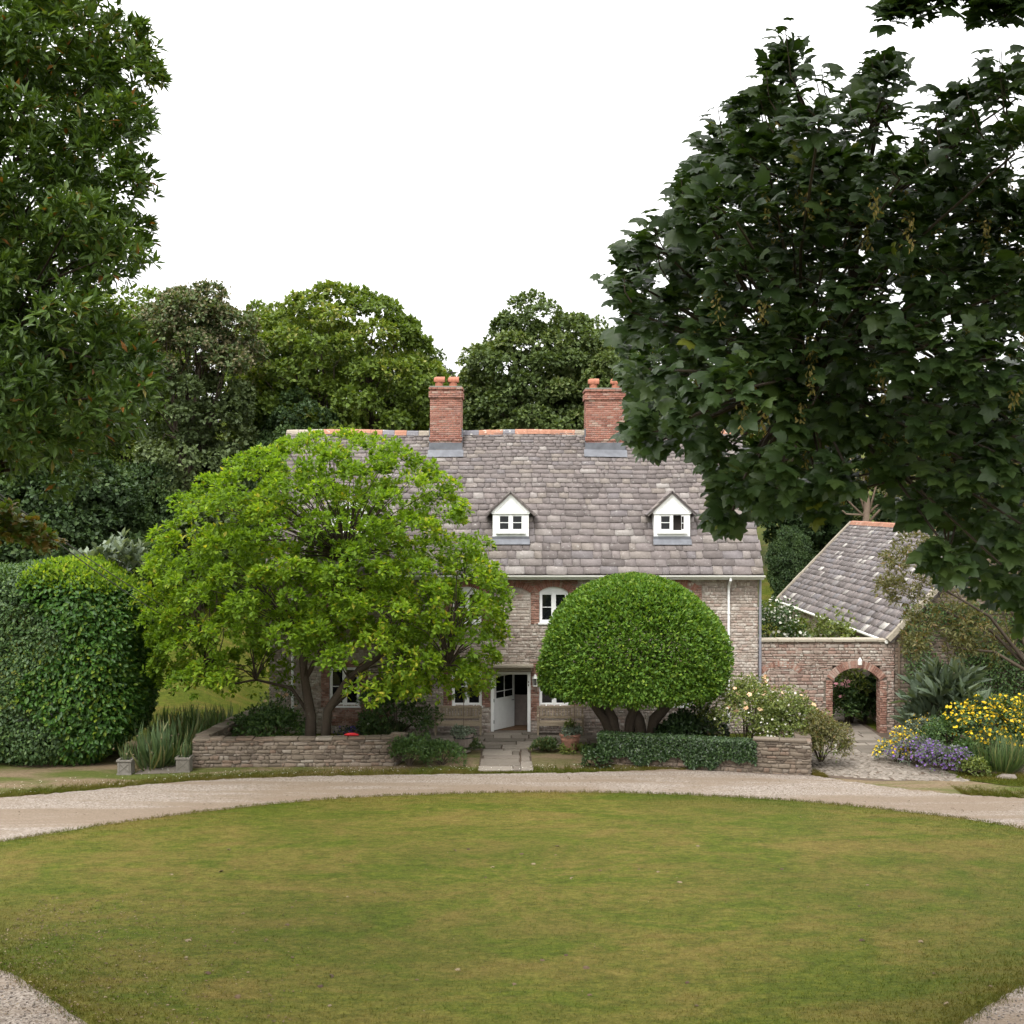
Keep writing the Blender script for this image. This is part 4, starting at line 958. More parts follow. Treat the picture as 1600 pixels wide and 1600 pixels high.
# ------------------------------------------------------------------ low garden walls
def low_wall(name, label, path, h, th=.38, jag=.03, solo=120, coping=True):
    t_ = thing(name, (*path[0], 0), label, 'wall')
    core = MB()
    for (xa, ya), (xb, yb) in zip(path[:-1], path[1:]):
        u = Vector((xb - xa, yb - ya, 0)); ln = u.length; u.normalize(); n_ = Vector((u.y, -u.x, 0))
        A, B = Vector((xa, ya, 0)), Vector((xb, yb, 0))
        q = [A + n_ * -.01, B + n_ * -.01, B - n_ * (th - .01), A - n_ * (th - .01)]
        core.add([tuple(p + Vector((0, 0, -.2))) for p in q] + [tuple(p + Vector((0, 0, h - .03))) for p in q], [(0, 3, 2, 1), (4, 5, 6, 7), (0, 1, 5, 4), (1, 2, 6, 5), (2, 3, 7, 6), (3, 0, 4, 7)], .5)
    co = core.build('core', M['wallcore'], t_)
    for (xa, ya), (xb, yb) in zip(path[:-1], path[1:]):
        u = Vector((xb - xa, yb - ya, 0)); ln = u.length; u.normalize(); n_ = Vector((u.y, -u.x, 0))
        rr = rows_fill(0, ln, 0, h - .06, lambda v: .05 + .09 * rng.random(), lambda v: .1 + .3 * rng.random() ** 1.4, lambda a, b: False)
        masonry(rr, ((xa, ya, 0), tuple(u), (0, 0, 1), tuple(n_)), M['gardenwall'], co, 'stone', solo, gap=.007, proud=.025, jit=.018, inset=.02, depth=.03)
        rr = rows_fill(0, ln, 0, h - .06, lambda v: .09 + .09 * rng.random(), lambda v: .2 + .36 * rng.random(), lambda a, b: False)
        back = Vector((xb, yb, 0)) - n_ * th
        masonry(rr, (tuple(back), tuple(-u), (0, 0, 1), tuple(-n_)), M['gardenwall'], co, 'back_stone', 0, gap=.006, proud=.025, jit=.012, inset=.02, depth=.03)
        s = 0.0
        while s < ln - .05:
            w = min(.35 + .5 * rng.random(), ln - s); p0 = Vector((xa, ya, 0)) + u * (s + .006); p1 = Vector((xa, ya, 0)) + u * (s + w - .006)
            e0, e1 = .04 + rng.normal() * .015, th + .03 + rng.normal() * .015; z0 = h - .055 + rng.normal() * jag * .4; z1 = z0 + .06 + .02 * rng.random()
            q = [p0 + n_ * e0, p1 + n_ * e0, p1 - n_ * e1, p0 - n_ * e1]
            d_ = MB(); d_.add([tuple(p + Vector((0, 0, z0))) for p in q] + [tuple(p + Vector((0, 0, z1 + rng.normal() * .006))) for p in q], [(0, 3, 2, 1), (4, 5, 6, 7), (0, 1, 5, 4), (1, 2, 6, 5), (2, 3, 7, 6), (3, 0, 4, 7)])
            d_.build('coping_stone', M['gardenwall'], t_, bevel=.015); s += w
    return t_
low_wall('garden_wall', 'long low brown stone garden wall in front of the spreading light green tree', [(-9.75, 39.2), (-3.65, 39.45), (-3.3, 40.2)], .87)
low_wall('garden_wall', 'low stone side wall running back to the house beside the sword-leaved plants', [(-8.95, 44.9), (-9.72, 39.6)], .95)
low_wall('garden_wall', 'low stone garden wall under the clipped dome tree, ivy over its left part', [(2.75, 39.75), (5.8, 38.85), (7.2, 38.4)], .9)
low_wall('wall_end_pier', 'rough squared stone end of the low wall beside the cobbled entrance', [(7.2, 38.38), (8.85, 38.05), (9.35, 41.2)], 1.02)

# ------------------------------------------------------------------ paving
terrace = sheet('terrace_bed', [(-4.2, 41.9), (4.2, 41.9), (4.2, 45.0), (-4.2, 45.0)], M['soil'], .012); tag(terrace, 'terrace ground under the flagstones', kind='structure')
def flags(parent, x0, x1, y0, y1, z, rows, wr, jit=.03, mat='flag'):
    y = y0
    while y < y1 - .05:
        h = min(rows * (.75 + .5 * rng.random()), y1 - y); x = x0 + rng.normal() * jit
        if y1 - (y + h) < .15: h = y1 - y
        while x < x1 - .05:
            w = wr * (.6 + .9 * rng.random()); 
            if x1 - (x + w) < .2: w = x1 - x + rng.normal() * jit
            g_ = .012 + .01 * rng.random(); zt_ = z + rng.normal() * .006
            c_ = [(x + g_, y + g_), (x + w - g_, y + g_), (x + w - g_, y + h - g_), (x + g_, y + h - g_)]
            c_ = [(a + rng.normal() * .01, b + rng.normal() * .01) for a, b in c_]
            m_ = MB(); ins = .012; cx_, cy_ = x + w / 2, y + h / 2
            top = [(a + (cx_ - a) * ins / (w / 2), b + (cy_ - b) * ins / (h / 2), zt_) for a, b in c_]
            m_.add([(a, b, z - .08) for a, b in c_] + [(a, b, zt_ - .01) for a, b in c_] + top, [(8, 9, 10, 11)] + [(i, (i + 1) % 4, 4 + (i + 1) % 4, 4 + i) for i in range(4)] + [(4 + i, 4 + (i + 1) % 4, 8 + (i + 1) % 4, 8 + i) for i in range(4)])
            m_.build('flagstone', M[mat], parent); x += w
        y += h
flags(terrace, -4.1, 4.1, 42.0, 44.8, .075, .62, .95)
# path from the terrace down to the drive
path = sheet('path_bed', [(-1.02, 38.6), (.62, 38.6), (.62, 42.0), (-1.02, 42.0)], M['soil'], .01); tag(path, 'earth bed under the flagstone path', kind='structure')
flags(path, -.98, .25, 38.65, 41.95, .05, .55, 1.0); flags(path, .26, .6, 38.65, 41.95, .045, .7, .4)
# cobbled entrance to the archway
ent = sheet('cobbled_entrance', [(8.9, 37.9), (10.6, 37.3), (13.2, 37.4), (12.8, 39.5), (12.2, 41.8), (12.9, 45.3), (13.0, 56), (9.2, 56), (9.2, 45.5), (9.0, 42)], M['soil'], .008)
tag(ent, 'cobbled and paved entrance leading to the arched gateway', kind='structure')
flags(ent, 9.7, 12.7, 41.4, 47.5, .045, .55, .8); flags(ent, 10.0, 12.9, 47.6, 56, .045, .8, .9)
ctr, rad = [], []
n = 2600; cxx = rng.uniform(8.9, 13.6, n); cyy = rng.uniform(37.3, 41.5, n)
k = in_poly(cxx, cyy, [(8.95, 38.4), (9.8, 37.9), (11.0, 37.45), (13.4, 37.3), (12.9, 39.2), (12.3, 41.4), (9.4, 41.4)]); cxx, cyy = cxx[k], cyy[k]
DOME = (np.array([(1,0,0),(.7,.7,0),(0,1,0),(-.7,.7,0),(-1,0,0),(-.7,-.7,0),(0,-1,0),(.7,-.7,0),(.6,0,.32),(0,.6,.32),(-.6,0,.32),(0,-.6,.32)], float),
        np.array([(0,1,8),(1,2,9),(1,9,8),(2,3,9),(3,4,10),(3,10,9),(4,5,10),(5,6,11),(5,11,10),(6,7,11),(7,0,8),(7,8,11),(8,9,10),(8,10,11)]))
V, Fc, r_ = leaf_arrays(np.stack([cxx, cyy, np.full(len(cxx), .0)], -1), rdir(len(cxx)) * [1, 1, .05], np.tile([0, 0, 1.0], (len(cxx), 1)), .05 + .05 * rng.random(len(cxx)), DOME, rng.random(len(cxx)))
cob = np_mesh('cobbles', V, Fc, M['flag'], ent, r_); cob['kind'] = 'stuff'
sp = sheet('side_path', [(-11.25, 38.2), (-9.95, 38.4), (-9.9, 41), (-9.6, 46.5), (-10.6, 46.5), (-11.1, 42)], M['flag'], .014); tag(sp, 'narrow earth path between the two stone planters', kind='structure')

# ------------------------------------------------------------------ benches, pots, planters
def bench(px_c, d, label):
    cx = PX(px_c, d); t_ = thing('garden_bench', (cx, d, .08), label, 'bench', 'benches either side of the door'); W = 1.62; z0 = .085
    for s in (-1, 1):
        x = cx + s * (W / 2 - .035)
        for yy, h in ((d - .5, .62), (d, .93)):
            m_ = MB(); m_.box(x - .03, x + .03, yy - .03, yy + .03, z0, z0 + h); m_.build('leg', M['teak'], t_)
        m_ = MB(); m_.box(x - .035, x + .035, d - .56, d - .031, z0 + .621, z0 + .655); m_.build('armrest', M['teak'], t_)
        m_ = MB(); m_.box(x - .02, x + .02, d - .469, d - .031, z0 + .33, z0 + .4); m_.build('side_rail', M['teak'], t_)
    m_ = MB(); m_.box(cx - W/2 + .066, cx + W/2 - .066, d - .525, d - .49, z0 + .32, z0 + .405); m_.build('front_rail', M['teak'], t_)
    for k in range(5):
        yy = d - .5 + k * .095; m_ = MB(); m_.box(cx - W/2 + .066, cx + W/2 - .066, yy, yy + .075, z0 + .41, z0 + .432); m_.build('seat_slat', M['teak'], t_)
    for zz in (.5, .86):
        m_ = MB(); m_.box(cx - W/2 + .066, cx + W/2 - .066, d - .02, d + .02, z0 + zz, z0 + zz + .07); m_.build('back_rail', M['teak'], t_)
    n = 14
    for k in range(n):
        x = cx - W/2 + .1 + (W - .2) * (k + .5) / n; m_ = MB(); m_.box(x - .024, x + .024, d - .012, d + .012, z0 + .571, z0 + .859); m_.build('back_slat', M['teak'], t_)
bench(716.5, 44.72, 'weathered slatted bench left of the open door'); bench(875, 44.72, 'weathered slatted bench right of the open door')

def bush(name, label, cat, centre, rx, ry, rz, nleaf, size, mat, tpl=T_OBO, lobes=14, group=None, flowers=None, up=.55, stems=True, spike=0.0, low=.4, rng_top=1.0):
    """rounded shrub: foliage on lobes, stems, optional flowers (mat, n, size, zone)"""
    c = np.array(centre, float); t_ = thing(name, tuple(c), label, cat, group)
    u = rdir(lobes); u[:, 2] = np.abs(u[:, 2]); lc = u * np.array([rx, ry, rz]) * (.45 + .3 * rng.random((lobes, 1))) + c + np.array([0, 0, rz * .22])
    lr = np.full(lobes, .5 * (rx * ry * rz) ** (1 / 3)) * (.75 + .5 * rng.random(lobes))
    per = 5; nt_ = max(2, nleaf // (lobes * per)); tips, td = lobe_tips(lc, lr, nt_, nrm(lc - c + [0, 0, .01]), low)
    if spike: td = nrm(td * .5 + np.array([0, 0, spike]))
    tips[:, 2] = np.maximum(tips[:, 2], c[2] + .03)
    p, ax, nm = rosettes(tips, td, per, .75 if not spike else .35, up)
    leaves('foliage', p, ax, nm, size * (.65 + .7 * rng.random(len(p))), tpl, M[mat], t_)
    if stems:
        m_ = MB()
        for q in lc: m_.tube([tuple(c + (q - c) * [.1, .1, 0]), tuple(c + (q - c) * [.45, .45, .6]), tuple(q)], [.02, .014, .006], 5, False)
        m_.build('stems', M['bark'], t_)
    for fmat, n, fs, lowz in (flowers or []):
        k = np.where(tips[:, 2] > c[2] + lowz * rz)[0]; k = rng.choice(k, min(n, len(k)), replace=False)
        k = np.where(tips[k, 1] < c[1] + ry * .35)[0] if False else k
        fp = tips[k] + nrm(tips[k] - c) * size * .7 + rng.normal(size=(len(k), 3)) * .02
        leaves('flowers', fp, rdir(len(k)), nrm(nrm(tips[k] - c) + [0, -.5, .5]), fs * (.7 + .6 * rng.random(len(k))), T_FLOWER, M[fmat], t_)
    return t_
def blade_clump(name, label, cat, centre, n, length, spread, mat='lf_sword', group=None, droop=.4, flowers=None, width=1.0):
    c = np.array(centre, float); t_ = thing(name, tuple(c), label, cat, group)
    a = rng.random(n) * 2 * math.pi; r_ = spread * rng.random(n) ** .6
    p = c + np.stack([np.cos(a) * r_ * .55, np.sin(a) * r_ * .55, np.zeros(n)], -1)
    ax = nrm(np.stack([np.cos(a) * droop * (r_ / spread), np.sin(a) * droop * (r_ / spread), np.ones(n)], -1) + rng.normal(size=(n, 3)) * .1)
    nm = nrm(np.stack([-np.cos(a), -np.sin(a), np.full(n, .4)], -1) * -1 + rng.normal(size=(n, 3)) * .25)
    tp = (T_SWORD[0] * [1, width, 1.6], T_SWORD[1])
    leaves('leaves', p, ax, nm, length * (.6 + .5 * rng.random(n)), tp, M[mat], t_)
    if flowers:
        fm, nf, fs, fh = flowers; k = rng.integers(0, n, nf); fp = p[k] + ax[k] * length * fh + rng.normal(size=(nf, 3)) * .04
        leaves('flowers', fp, rdir(nf), rdir(nf), fs, T_OVAL, M[fm], t_)
    return t_
# wooden tub with silvery plant, clay pot with young plant
d = DG(1174, .05); cx = PX(724, d)
t_ = thing('wooden_tub', (cx, d, .05), 'grey wooden half-barrel tub on the terrace left of the path', 'planter'); m_ = MB()
for k in range(18):
    a0, a1 = 2*math.pi*(k+.03)/18, 2*math.pi*(k+.97)/18
    m_ = MB(); m_.add([(cx + r2*math.cos(a), d + r2*math.sin(a), z) for z, ro in ((.05, .25), (.64, .34)) for r2 in (ro, ro-.03) for a in (a0, a1)], [(0,1,5,4),(3,2,6,7),(4,5,7,6),(0,2,3,1),(0,4,6,2),(1,3,7,5)]); m_.build('stave', M['tub'], t_)
m_ = MB(); m_.lathe((cx, d, .0), [(.262, .18), (.28, .18), (.288, .22), (.27, .22)], 24); m_.lathe((cx, d, 0), [(.312, .5), (.33, .5), (.336, .54), (.318, .54)], 24); m_.build('hoop', M['iron'], t_)
m_ = MB(); m_.lathe((cx, d, .05), [(.24, 0), (.3, .5)], 18); m_.build('soil', M['soil'], t_)
bush('silver_plant', 'low silvery plant spilling over the wooden tub', 'plant', (cx, d, .56), .42, .42, .2, 900, .075, 'lf_grey', lobes=16, flowers=[('fl_white', 5, .05, .3)])
d2 = DG(1171, .05); cx2 = PX(891, d2)
t_ = thing('clay_pot', (cx2, d2, .05), 'wide terracotta pot on the terrace right of the path', 'planter'); m_ = MB()
m_.lathe((cx2, d2, .055), [(.24, 0), (.25, .02), (.30, .3), (.315, .32), (.315, .35), (.31, .36), (.335, .44), (.36, .46), (.36, .52), (.32, .52), (.3, .44), (.02, .43)], 28); m_.build('pot', M['pot'], t_, smooth=True)
bush('pot_plant', 'silvery green plant with pale blooms in the terracotta pot', 'plant', (cx2, d2, .5), .42, .4, .22, 700, .08, 'lf_grey', lobes=14, flowers=[('fl_yellow', 3, .05, .3), ('fl_white', 4, .06, .3)])
bush('pot_seedling', 'upright young green plant rising from the terracotta pot', 'plant', (cx2 - .05, d2, .62), .16, .16, .32, 120, .12, 'lf_light', lobes=6)
for c_, dd, lb in ((cx, d, 'thin cane standing in the wooden tub'), (cx2 + .12, d2, 'thin cane standing in the terracotta pot')):
    m_ = MB(); m_.tube([(c_, dd, .45), (c_ + .015, dd, 1.2), (c_ + .01, dd, 1.85)], .013, 6); tag(m_.build('garden_cane', M['palebark']), lb, 'cane')
def planter(px_c, py_b, label):
    dd = DG(py_b); x = PX(px_c, dd); t_ = thing('stone_planter', (x, dd, .0), label, 'planter'); h = .2; m_ = MB()
    for a_, b_, c_, e_ in ((-h, h, -h, -h + .04), (-h, h, h - .04, h), (-h, -h + .04, -h + .04, h - .04), (h - .04, h, -h + .04, h - .04)): m_.box(x + a_, x + b_, dd + c_, dd + e_, .0, .42)
    m_.box(x - h + .04, x + h - .04, dd - h + .04, dd + h - .04, .0, .36); m_.build('box', M['caststone'], t_)
    m_ = MB(); m_.box(x - h - .03, x + h + .03, dd - h - .03, dd - h + .03, .39, .45); m_.box(x - h - .03, x + h + .03, dd + h - .03, dd + h + .03, .39, .45); m_.box(x - h - .03, x - h + .03, dd - h + .03, dd + h - .03, .39, .45); m_.box(x + h - .03, x + h + .03, dd - h + .03, dd + h - .03, .39, .45); m_.build('rim', M['caststone'], t_, bevel=.008)
    m_ = MB(); m_.box(x - h - .02, x + h + .02, dd - h - .02, dd - h - .001, .0, .05)
    for s in (-1, 1): m_.box(x + s * .15 - .015, x + s * .15 + .015, dd - h - .014, dd - h - .001, .08, .36)
    m_.tube([(x - .13, dd - h - .004, .1), (x + .13, dd - h - .004, .34)], .012, 5); m_.tube([(x + .13, dd - h - .004, .1), (x - .13, dd - h - .004, .34)], .012, 5); m_.build('moulding', M['caststone'], t_)
    return x, dd
x, dd = planter(197, 1209, 'small carved stone planter at the foot of the tall clipped hedge')
blade_clump('potted_sword_plant', 'thin sword-leaved plant in the planter by the tall hedge', 'plant', (x, dd, .36), 40, .55, .2)
x, dd = planter(288, 1205, 'small carved stone planter at the end of the low brown wall')
blade_clump('potted_sword_plant', 'thin sword-leaved plant in the planter against the low wall', 'plant', (x, dd, .36), 60, .6, .22)
m_ = MB(); q = P(549, 1153, 39.6); z_ = .875
m_.tube([(q.x - .22, 39.62, z_ + .06), (q.x - .1, 39.6, z_ + .075), (q.x + .08, 39.64, z_ + .07), (q.x + .22, 39.62, z_ + .055)], [.02, .045, .05, .025], 10); tag(m_.build('red_cloth', M['red'], smooth=True), 'small crumpled red cloth lying on the low brown wall', 'cloth')

# ------------------------------------------------------------------ clipped trees and hedges
def shell_points(n, fn):
    """fn(u, v) -> point, normal arrays for random u, v"""
    return fn(rng.random(n), rng.random(n))
# dome topiary
td_ = 41.4; tcx = PX(989, td_); tz0, tz1 = 1.78, PZ(899, td_)
topi = thing('clipped_dome_tree', (tcx, td_, 0), 'dense clipped evergreen dome on several dark stems right of the door', 'tree')
def dome(u, v):
    a = 2 * math.pi * u; t = v ** .85
    zz = np.array([0, .02, .1, .3, .5, .68, .82, .92, .98, 1.0]); rr = np.array([.0, .86, .97, 1.0, .945, .83, .66, .46, .24, 0])
    # arc-length style sampling of the outline
    zf = np.interp(t, np.linspace(0, 1, 10), zz); rf = np.interp(t, np.linspace(0, 1, 10), rr)
    wob = 1 + .03 * np.sin(3 * a + 4 * zf) + .022 * np.sin(7 * a - 9 * zf) + .012 * np.sin(15 * a + 22 * zf)
    rad = 3.08 * rf * wob
    p = np.stack([tcx + np.cos(a) * rad * (1 + .02 * np.sin(a)), td_ + np.sin(a) * rad * .9, tz0 + (tz1 - tz0) * zf], -1)
    h = 1e-3; dr = (np.interp(t + h, np.linspace(0, 1, 10), rr) - np.interp(t - h, np.linspace(0, 1, 10), rr)) * 3.13; dz = (np.interp(t + h, np.linspace(0, 1, 10), zz) - np.interp(t - h, np.linspace(0, 1, 10), zz)) * (tz1 - tz0)
    nrm_ = np.stack([np.cos(a) * dz, np.sin(a) * dz, -dr], -1); return p, nrm(nrm_ + 1e-6)
p, nn = shell_points(84000, dome)
p = p - nn * (np.where(rng.random((len(p), 1)) < .2, .5 + .5 * rng.random((len(p), 1)), rng.random((len(p), 1)) ** 1.2 * .4))
ax = nrm(nn * .75 + rdir(len(p)) * .8 + [0, 0, .25]); nm_ = nrm(nn * .4 + [0, 0, .6] + rdir(len(p)) * .6)
leaves('crown', p, ax, nm_, .10 + .06 * rng.random(len(p)), T_OBO, M['lf_bay'], topi)
k = rng.choice(len(p), 2600, replace=False); k = k[(p[k, 2] > tz0 + 2.6)]
leaves('young_shoots', p[k] + nn[k] * .08, nrm(nn[k] + [0, 0, 1.0] + rdir(len(k)) * .35), rdir(len(k)), .10, T_LANCE, M['lf_light'], topi)
m_ = MB()
for (x0, x1, x2, r0) in ((958, 955, 935, .23), (975, 985, 1000, .17), (1002, 998, 975, .19), (1010, 1022, 1058, .19), (962, 945, 915, .15)):
    b0, b1, b2 = P(x0, 1165, td_ + rng.normal() * .15), P(x1, 1125, td_ + rng.normal() * .2), P(x2, 1085, td_ + rng.normal() * .5)
    b0.z = 0; m_.tube([b0, (b0 + b1) / 2 + Vector((.05, 0, 0)), b1, b2, b2 + Vector(((b2.x - b1.x) * .6, rng.uniform(-.5, .5), 1.0))], [r0 * 1.35, r0 * 1.05, r0, r0 * .75, r0 * .4], 9)
    for j in range(4):
        s = b2 + Vector((0, 0, .3)); e = Vector((tcx + rng.uniform(-1.5, 1.5), td_ + rng.uniform(-1.2, 1.2), tz0 + .8 + 2.0 * rng.random())); m_.tube([s, (s + e) / 2, e], [r0 * .4, r0 * .25, .02], 5, False)
m_.build('trunk', M['bark'], topi, smooth=True)

# tall clipped hedge on the left
hg = thing('tall_hedge', (-15, 41, 0), 'tall rounded clipped hedge of glossy dark leaves at the left', 'hedge')
hx0, hx1, hy0, hy1, hz = -21.0, -11.75, 38.75, 43.6, 6.15
def superbox(n):
    u = rdir(n); e = 5.0
    q = np.abs(u) ** e; s = 1 / np.sum(q, -1, keepdims=True) ** (1 / e); p = u * s
    nn = nrm(np.sign(p) * np.abs(p) ** (e - 1)); return p, nn
p, nn = superbox(120000)
c_ = np.array([(hx0 + hx1) / 2, (hy0 + hy1) / 2, hz / 2 - .0]); hsz = np.array([(hx1 - hx0) / 2, (hy1 - hy0) / 2, hz / 2])
taper = 1 - .06 * (p[:, 2:3] > 0) * p[:, 2:3] ** 2 * np.array([[1.3, 1, 0]])
p = c_ + p * hsz * taper; nn = nrm(nn / hsz)
bulge = .09 * np.sin(p[:, 0] * 1.7 + p[:, 2] * 1.1) + .07 * np.sin(p[:, 0] * 2.9 - p[:, 2] * 2.3 + p[:, 1]); p = p + nn * bulge[:, None]
k = (p[:, 2] > .02) & ((nn[:, 1] < .5)) & (p[:, 0] > -18.5); p, nn = p[k], nn[k]
deep = rng.random((len(p), 1)) < .22
p = p - nn * np.where(deep, .6 + .5 * rng.random((len(p), 1)), rng.random((len(p), 1)) ** 1.3 * .42)
ax = nrm(nn * .55 + np.array([0, 0, -.35]) + rdir(len(p)) * .6); nm_ = nrm(nn * .7 + [0, 0, .5] + rdir(len(p)) * .45)
grey = (p[:, 0] < -14.3 + .7 * np.sin(p[:, 2] * 2.0))
k = ~grey
leaves('foliage', p[k], ax[k], nm_[k], .14 + .08 * rng.random(k.sum()) + .1 * deep[k, 0], T_OVAL, M['lf_hedge'], hg)
leaves('small_leaved_foliage', p[grey], ax[grey], nm_[grey], .11 + .05 * rng.random(grey.sum()) + .12 * deep[grey, 0], T_OBO, M['lf_shrub'], hg)
k = np.where((nn[:, 2] > .35) & (p[:, 2] > hz - .9) & ~grey)[0]; k = np.concatenate([k, k])
leaves('young_shoots', p[k] + rng.normal(size=(len(k), 3)) * .05 + [0, 0, .06], nrm(rdir(len(k)) * .7 + [0, 0, .8]), rdir(len(k)), .14, T_OVAL, M['lf_mag'], hg)
m_ = MB()
for xx in np.arange(-18, -11.5, 1.1): m_.tube([(xx, 41.2, -.1), (xx + .2 * rng.normal(), 41.2, 2), (xx + .4 * rng.normal(), 41.2, 5)], [.12, .08, .03], 6)
m_.build('stems', M['bark'], hg)
o = bush('grey_shrub', 'silvery grey broad-leaved shrub rising above the tall hedge', 'shrub', (-13.2, 42.6, 5.55), 1.5, .8, 1.0, 700, .3, 'lf_grey', lobes=10, spike=.6)

# ------------------------------------------------------------------ trees
def make_tree(name, label, cat, base, prof, nl, lr, tips, per, lsize, tpl, mat, trunk_r, fork, ax_=1, ay_=1, inner=.25, spread=.85, up=.55, flat=.75, bark='bark', group=None, extra=None, off=(0, 0), low=.5, nlimb=8):
    """prof heights are above the base; returns the Empty. extra(lobes) may add parts"""
    b = np.array(base, float); t_ = thing(name, tuple(b), label, cat, group)
    lc = scatter_lobes(nl, prof, ax_, ay_, inner) + b + [off[0], off[1], 0]
    lrad = lr * (.7 + .6 * rng.random(nl)); cen_ = b + [off[0], off[1], np.mean([q[0] for q in prof])]
    out = nrm((lc - cen_) * [1, 1, .8] + [0, 0, .4])
    tp, tdv = lobe_tips(lc, lrad, tips, out, low, flat)
    p, ax, nm = rosettes(tp, nrm(tdv + out.repeat(tips, 0) * .4), per, spread, up)
    lrnd = np.repeat(np.clip(rng.random(nl) * .5 + .25, 0, 1), tips * per)
    rn = np.clip(lrnd + rng.normal(size=len(p)) * .22, 0, 1)
    crown = leaves('crown', p, ax, nm, lsize * (.65 + .7 * rng.random(len(p))), tpl, M[mat], t_, rn)
    m_ = MB(); limbs(m_, b, b + np.array(fork), lc, trunk_r, nlimb); trunk = m_.build('trunk', M[bark], t_, smooth=True)
    if extra: extra(t_, lc, tp, out)
    return t_
# spreading light green tree in front of the house
md = 41.0; mpx = 50 * 0 + F / md
mz = lambda py: PZ(py, md)
mprof = [(mz(1078), 4.5, 4.2), (mz(1055), 4.9, 5.0), (mz(1000), 5.2, 5.2), (mz(930), 5.35, 5.45), (mz(880), 5.2, 4.9), (mz(820), 4.7, 4.3), (mz(770), 3.9, 3.8), (mz(730), 2.6, 3.0), (mz(700), 1.3, 1.6), (mz(685), .4, .5)]
mag = thing('spreading_tree', (PX(500, md), md, 0), 'spreading light green tree with forked trunk in front of the house', 'tree')
b = np.array([PX(500, md), md, 0]); off = np.array([PX(508, md) - b[0], 0, 0])
lc = scatter_lobes(330, mprof, 1.0, .66, .35, 18) + b + off
# keep the space under the canopy open near the trunk
k = ~((lc[:, 2] < 3.3) & (np.abs(lc[:, 0] - b[0]) < 1.7)) & ~((lc[:, 2] < 2.4) & (lc[:, 1] < md - 1.0)); lc = lc[k]; nl = len(lc)
lrad = .60 * (.65 + .7 * rng.random(nl)); out = nrm((lc - (b + off + [0, 0, 4.5])) * [1, 1.2, .8] + [0, 0, .5])
tp, tdv = lobe_tips(lc, lrad, 36, out, .4, .68)
p, ax, nm = rosettes(tp, nrm(tdv + out.repeat(36, 0) * .5 + [0, 0, .25]), 7, .85, 1.25)
rn = np.clip(np.repeat(rng.random(nl) * .4 + .3, 36 * 7) + rng.normal(size=len(p)) * .22, 0, 1)
leaves('crown', p, ax, nm, .13 + .09 * rng.random(len(p)), T_OBO, M['lf_mag'], mag, rn)
m_ = MB()
stems = [[(484, 1165), (486, 1120), (476, 1060), (470, 1000)], [(506, 1165), (512, 1110), (545, 1060), (600, 1020)], [(486, 1120), (455, 1075), (400, 1062), (330, 1075)], [(512, 1112), (560, 1068), (640, 1050), (700, 1040)], [(478, 1060), (510, 1000), (530, 940), (540, 880)]]
hubs = []
for i, s in enumerate(stems):
    pts = []
    for j, (a_, b_) in enumerate(s):
        q = P(a_, b_, md + (0 if i < 2 else (-.6 if i % 2 else .5) * j / 3)); pts.append(q)
    if i < 2: pts[0].z = -.1
    r0 = (.17, .145, .065, .065, .08)[i]; m_.tube(pts, [r0 * 1.25, r0, r0 * .8, r0 * .6] if i < 2 else [r0, r0 * .85, r0 * .6, r0 * .35], 10); hubs += [pts[-1], pts[-2]]
for t in lc:
    t = Vector(t); h_ = min(hubs, key=lambda q: (q - t).length + (1.5 if q.z > t.z else 0)); c = h_.lerp(t, .5) + Vector((rng.normal() * .15, rng.normal() * .15, .1 * (t - h_).length))
    m_.tube([h_, h_.lerp(c, .5) + Vector((0, 0, .1)), c, t], [.03, .024, .018, .006], 4, False)
m_.build('trunk', M['bark'], mag, smooth=True)

# background wood, each tree its own
def unit_prof(h, w, lowz=.1): return [(h * lowz, w * .55, w * .55), (h * (.25 + lowz * .4), w * .9, w * .9), (h * .5, w, w), (h * .7, w * .93, w * .93), (h * .85, w * .74, w * .74), (h * .95, w * .45, w * .45), (h, w * .15, w * .15)]
def place_tree(pxc, pytop, hw_px, d, mat, label, nl=100, lr=None, tips=120, per=6, ls=.22, kind='woodland_tree', extra=None, prof=None, lowz=.1, ay=.8, flat=.7, tpl=T_QUAD):
    x = PX(pxc, d); g = float(H(np.array(x), np.array(d))); w = hw_px / F * d; h = PZ(pytop, d) - g - .4
    lr = lr or w * .27
    return make_tree(kind, label, 'tree', (x, d, g - .1), [(q[0] * h, q[1] * w, q[1] * w) for q in prof] if prof else unit_prof(h * .97, w * .88, lowz), nl, lr, tips, per, ls, tpl, mat, .035 * h * .6, (rng.normal() * .3, 0, h * .35), 1, ay, .3, flat=flat, group='trees of the wood behind the house', extra=extra)
def copy_tree(src, pxc, pytop, d, label, sx_=1.0, rz=0.0, mat=None):
    """copy a finished tree with its parts to another place, scaled so its top meets pytop"""
    x = PX(pxc, d); g = float(H(np.array(x), np.array(d)))
    r = src.copy(); COL.objects.link(r); r.location = (x, d, g - .1); r.rotation_euler = (0, 0, rz); hs_ = src['height']; s = (PZ(pytop, d) - g) / hs_
    r.scale = (s * sx_, s * sx_, s); r['label'] = label; r['height'] = hs_
    for ch in src.children:
        c = ch.copy(); COL.objects.link(c); c.parent = r; c.matrix_parent_inverse = ch.matrix_parent_inverse.copy()
        if mat and ch.name.startswith('crown'):
            c.material_slots[0].link = 'OBJECT'; c.material_slots[0].material = M[mat]
    return r
